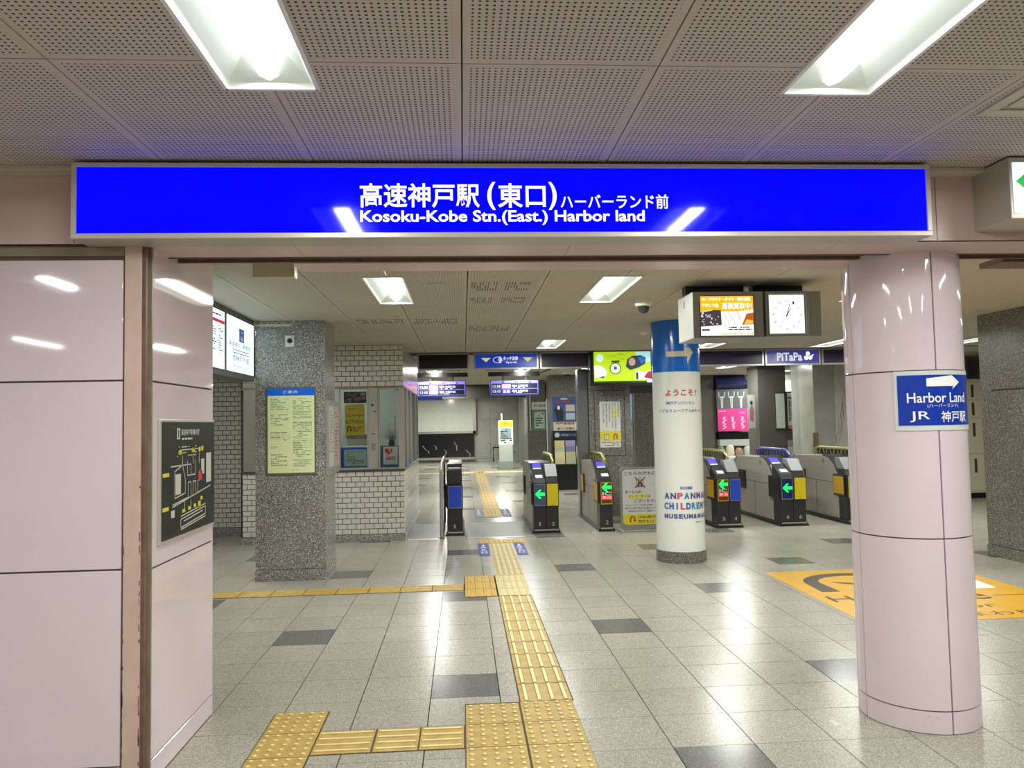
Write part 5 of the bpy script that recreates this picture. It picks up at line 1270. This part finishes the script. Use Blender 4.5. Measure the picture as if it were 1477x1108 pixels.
# right side beyond the gates
t = thing('shop_booth', 'small shop front with blue canopy and pink banner', 'shop front', (8.2, 13, 0))
MB().box(7.5, 7.85, 13.05, 13.3, 0, 2.72).build('side_wall', MATS['dark_granite_plain'], t); MB().box(7.85, 9.3, 13.25, 13.4, 0, 2.72).build('back_wall', mat('shop_wall', (110, 108, 100), .5), t)
MB().prism_x([(13.0, 2.35), (13.2, 2.35), (13.2, 2.72), (12.85, 2.45)], 7.89, 8.72).build('canopy', mat('canopy_navy', (44, 50, 92), .2), t, bev=.004)
F = front(12.98); RB(t, F, 7.89, 8.70, 1.84, 2.34, mat('glassware_photo', (96, 98, 98), .3), 'photo_panel'); 
B = MB()
for k in range(3):
    u = 8.02+.25*k; P = [(u-.08, 2.28), (u-.07, 2.16), (u-.02, 2.10), (u-.012, 1.86)]; Q = [(2*u-a, b) for a, b in P]
    for pl in (P, Q):
        for (a, b), (c, d) in zip(pl, pl[1:]): B.quad(F(a, b, .008), F(a+.02, b, .008), F(c+.02, d, .008), F(c, d, .008))
    B.quad(F(u-.08, 2.16, .008), F(u+.08, 2.16, .008), F(u+.05, 2.12, .008), F(u-.05, 2.12, .008))
B.build('glass_drawing', mat('glass_highlight', (206, 208, 206), .4), t, recalc=False)
pnk = mat('banner_pink', (214, 64, 138), .4); RB(t, F, 7.90, 8.71, 1.27, 1.84, pnk, 'pink_banner', 0, .02)
B = MB(); rnd = random.Random(8)
for k in range(3):
    for i in range(9):
        u = 8.07+.24*k+rnd.uniform(-.03, .03); v = 1.33+.035*i; B.frect(F, u-.03, u+.03, v, v+.03, .023)
B.build('banner_figures', mat('banner_pale', (232, 190, 214), .5), t, recalc=False)
smallprint(t, F, 7.93, 8.66, 1.72, 1.80, 2, MATS['banner_pale'], .023, .4, 81)
MB().box(7.92, 8.70, 13.0, 13.2, 1.06, 1.24).build('dark_shelf', black, t); MB().box(7.92, 8.75, 12.9, 13.2, .90, 1.06).build('white_shelf', MATS['stand_pale'], t)
ta = thing('shop_table', 'white goods table in front of the pink banner', 'table', (8.1, 12.5, 0)); MB().box(7.45, 8.85, 12.2, 12.8, .60, .66).build('table_top', offw, ta, bev=.005); 
for (x, y) in ((7.5, 12.25), (8.7, 12.25), (7.5, 12.85), (8.7, 12.85)): MB().cyl(x, min(y, 12.72), 0, .6, .02, 8).build('table_leg', dark, ta)
gcol = [(126, 134, 112), (90, 110, 84), (200, 198, 180), (150, 120, 90), (180, 184, 176), (210, 206, 190)]
gn = ('olive', 'green', 'cream', 'brown', 'pale grey', 'ivory')
for i in range(6):
    x = 7.58+.225*i; B = MB(); rr = random.Random(i); B.lathe(x, 12.5, [(.09, .66), (.11, .72), (.10, .80+.04*(i % 3)), (.05, .86+.04*(i % 3))], 10)
    tag(B.build('wrapped_goods', mat('goods_%d' % i, gcol[i], .6), None, smooth=True), '%s wrapped bundle on the shop table beside the pink banner' % gn[i], 'goods', 'bundles on the shop table')
t = thing('slim_poster', 'slim framed poster of a person between banner and column', 'poster', (7.64, 10.0, 1.75)); F = front(10.01); RB(t, F, 7.56, 7.735, 1.36, 2.10, mat('poster_frame_grey', (150, 152, 148), .3), 'frame', 0, .012); RB(t, F, 7.575, 7.72, 1.38, 2.08, mat('poster_silver', (172, 176, 172), .4), 'sheet', .012, .015)
MB().fpoly(F, [(7.60, 1.55), (7.60, 1.75), (7.63, 1.86), (7.67, 1.86), (7.70, 1.72), (7.68, 1.5)], .015, .017).build('figure', mat('figure_mauve', (150, 96, 112), .5), t); disc(F, 7.645, 1.92, .03, .045, .015, .018, 12).build('figure_head', dark, t)
t = thing('empty_case', 'empty pale notice case on the dark column', 'notice case', (8.27, 10, 1.75)); F = front(10.0); RB(t, F, 8.15, 8.39, 1.33, 2.14, mat('case_dark', (56, 62, 54), .4), 'case_frame', 0, .03, .004); RB(t, F, 8.175, 8.365, 1.36, 2.11, mat('case_pale', (200, 212, 200), .3), 'case_face', .03, .034)
t = thing('timetable_case', 'notice case with rows of dark print beside the empty one', 'notice case', (8.55, 10.1, 1.75)); MB().box(8.42, 8.75, 10.05, 10.3, 1.1, 2.16).build('backing', MATS['shop_wall'], t); F = front(10.04); RB(t, F, 8.42, 8.71, 1.31, 2.15, MATS['case_dark'], 'case_frame', 0, .03, .004); RB(t, F, 8.445, 8.69, 1.42, 2.12, offw, 'sheet', .03, .034); RB(t, F, 8.445, 8.69, 1.34, 1.42, mat('case_orange', (196, 140, 100), .4), 'orange_foot', .03, .034)
smallprint(t, F, 8.46, 8.68, 1.98, 2.09, 2, MATS['poster_blue'], .036, .9, 91, .7); smallprint(t, F, 8.47, 8.67, 1.45, 1.95, 4, nk, .036, .85, 92, vertical=True)
t = thing('low_fence_board', 'low white printed board behind the violet gate', 'board', (9.2, 12, .6)); MB().box(8.75, 10.2, 12.0, 12.05, .0, .86).build('board', mat('lowboard', (186, 186, 168), .5), t); smallprint(t, front(12), 8.8, 9.6, .5, .82, 5, nk, .004, .5, 93, .5)
t = thing('stone_ledge', 'grey stone ledge above the low printed board', 'ledge', (9.3, 12.3, .9)); MB().box(8.88, 10.3, 12.1, 12.6, .0, 1.04).build('ledge', mat('ledge_grey', (134, 132, 122), .5), t); MB().box(9.05, 10.3, 12.6, 12.8, 0, 1.32).build('ledge_step', MATS['ledge_grey'], t)
t = thing('bright_sign_box', 'blank bright light box far above the notice cases', 'light box', (9.45, 12.5, 2.35)); MB().box(9.2, 9.75, 12.5, 12.7, 2.20, 2.52).build('box', lit_m('lit_blank', (244, 250, 246), 1.2), t)
MB().box(9.2, 9.75, 12.48, 12.72, 2.52, 2.74).build('box_mount', steelp, t)
wq = struct('wall_passage', (10, 16, 0)); MB().box(3.9, 11.8, 15.5, 15.7, 0, 2.8).build('wall_face', MATS['shop_wall'], wq); MB().box(8.8, 11.8, 8.9, 9.0, 0, 2.72).build('wall_face', mat('pale_wall', (176, 174, 160), .5), wq)
# lockers seen between pink column and right terrazzo column
t = thing('locker_bank', 'cream coin lockers with dark display slots behind the columns', 'lockers', (10.9, 7.9, 0))
MB().box(9.7, 11.6, 7.75, 8.3, .1, 2.25).build('locker_case', mat('locker_cream', (196, 190, 160), .4), t, bev=.004); MB().box(9.7, 11.6, 7.78, 8.3, 0, .1).build('locker_plinth', black, t)
F = front(7.75)
for i, x in enumerate((10.0, 10.42, 10.84, 11.26)):
    for j, (z0, z1) in enumerate(((.14, .82), (.84, 1.50), (1.52, 1.84), (1.86, 2.18))):
        d_ = MB().fbox(F, x+.006, x+.406, z0, z1, 0, .012).build('locker_door', mat('locker_door_cream', (206, 200, 172), .4), t, bev=.003)
        MB().fbox(F, x+.20, x+.25, z1-.34 if j < 2 else z0+.04, z1-.08 if j < 2 else z1-.04, .012, .016).build('dark_slot', MATS['case_dark'], d_)
t = thing('violet_screen', 'small pale blue display hung behind the white column', 'display', (5.6, 8.4, 2.1)); MB().box(5.58, 5.68, 7.6, 7.64, 2.05, 2.24).build('display', lit_m('small_display', (110, 130, 200), .6), t); MB().box(5.62, 5.64, 7.61, 7.63, 2.24, 2.74).build('hanger', dark, t)
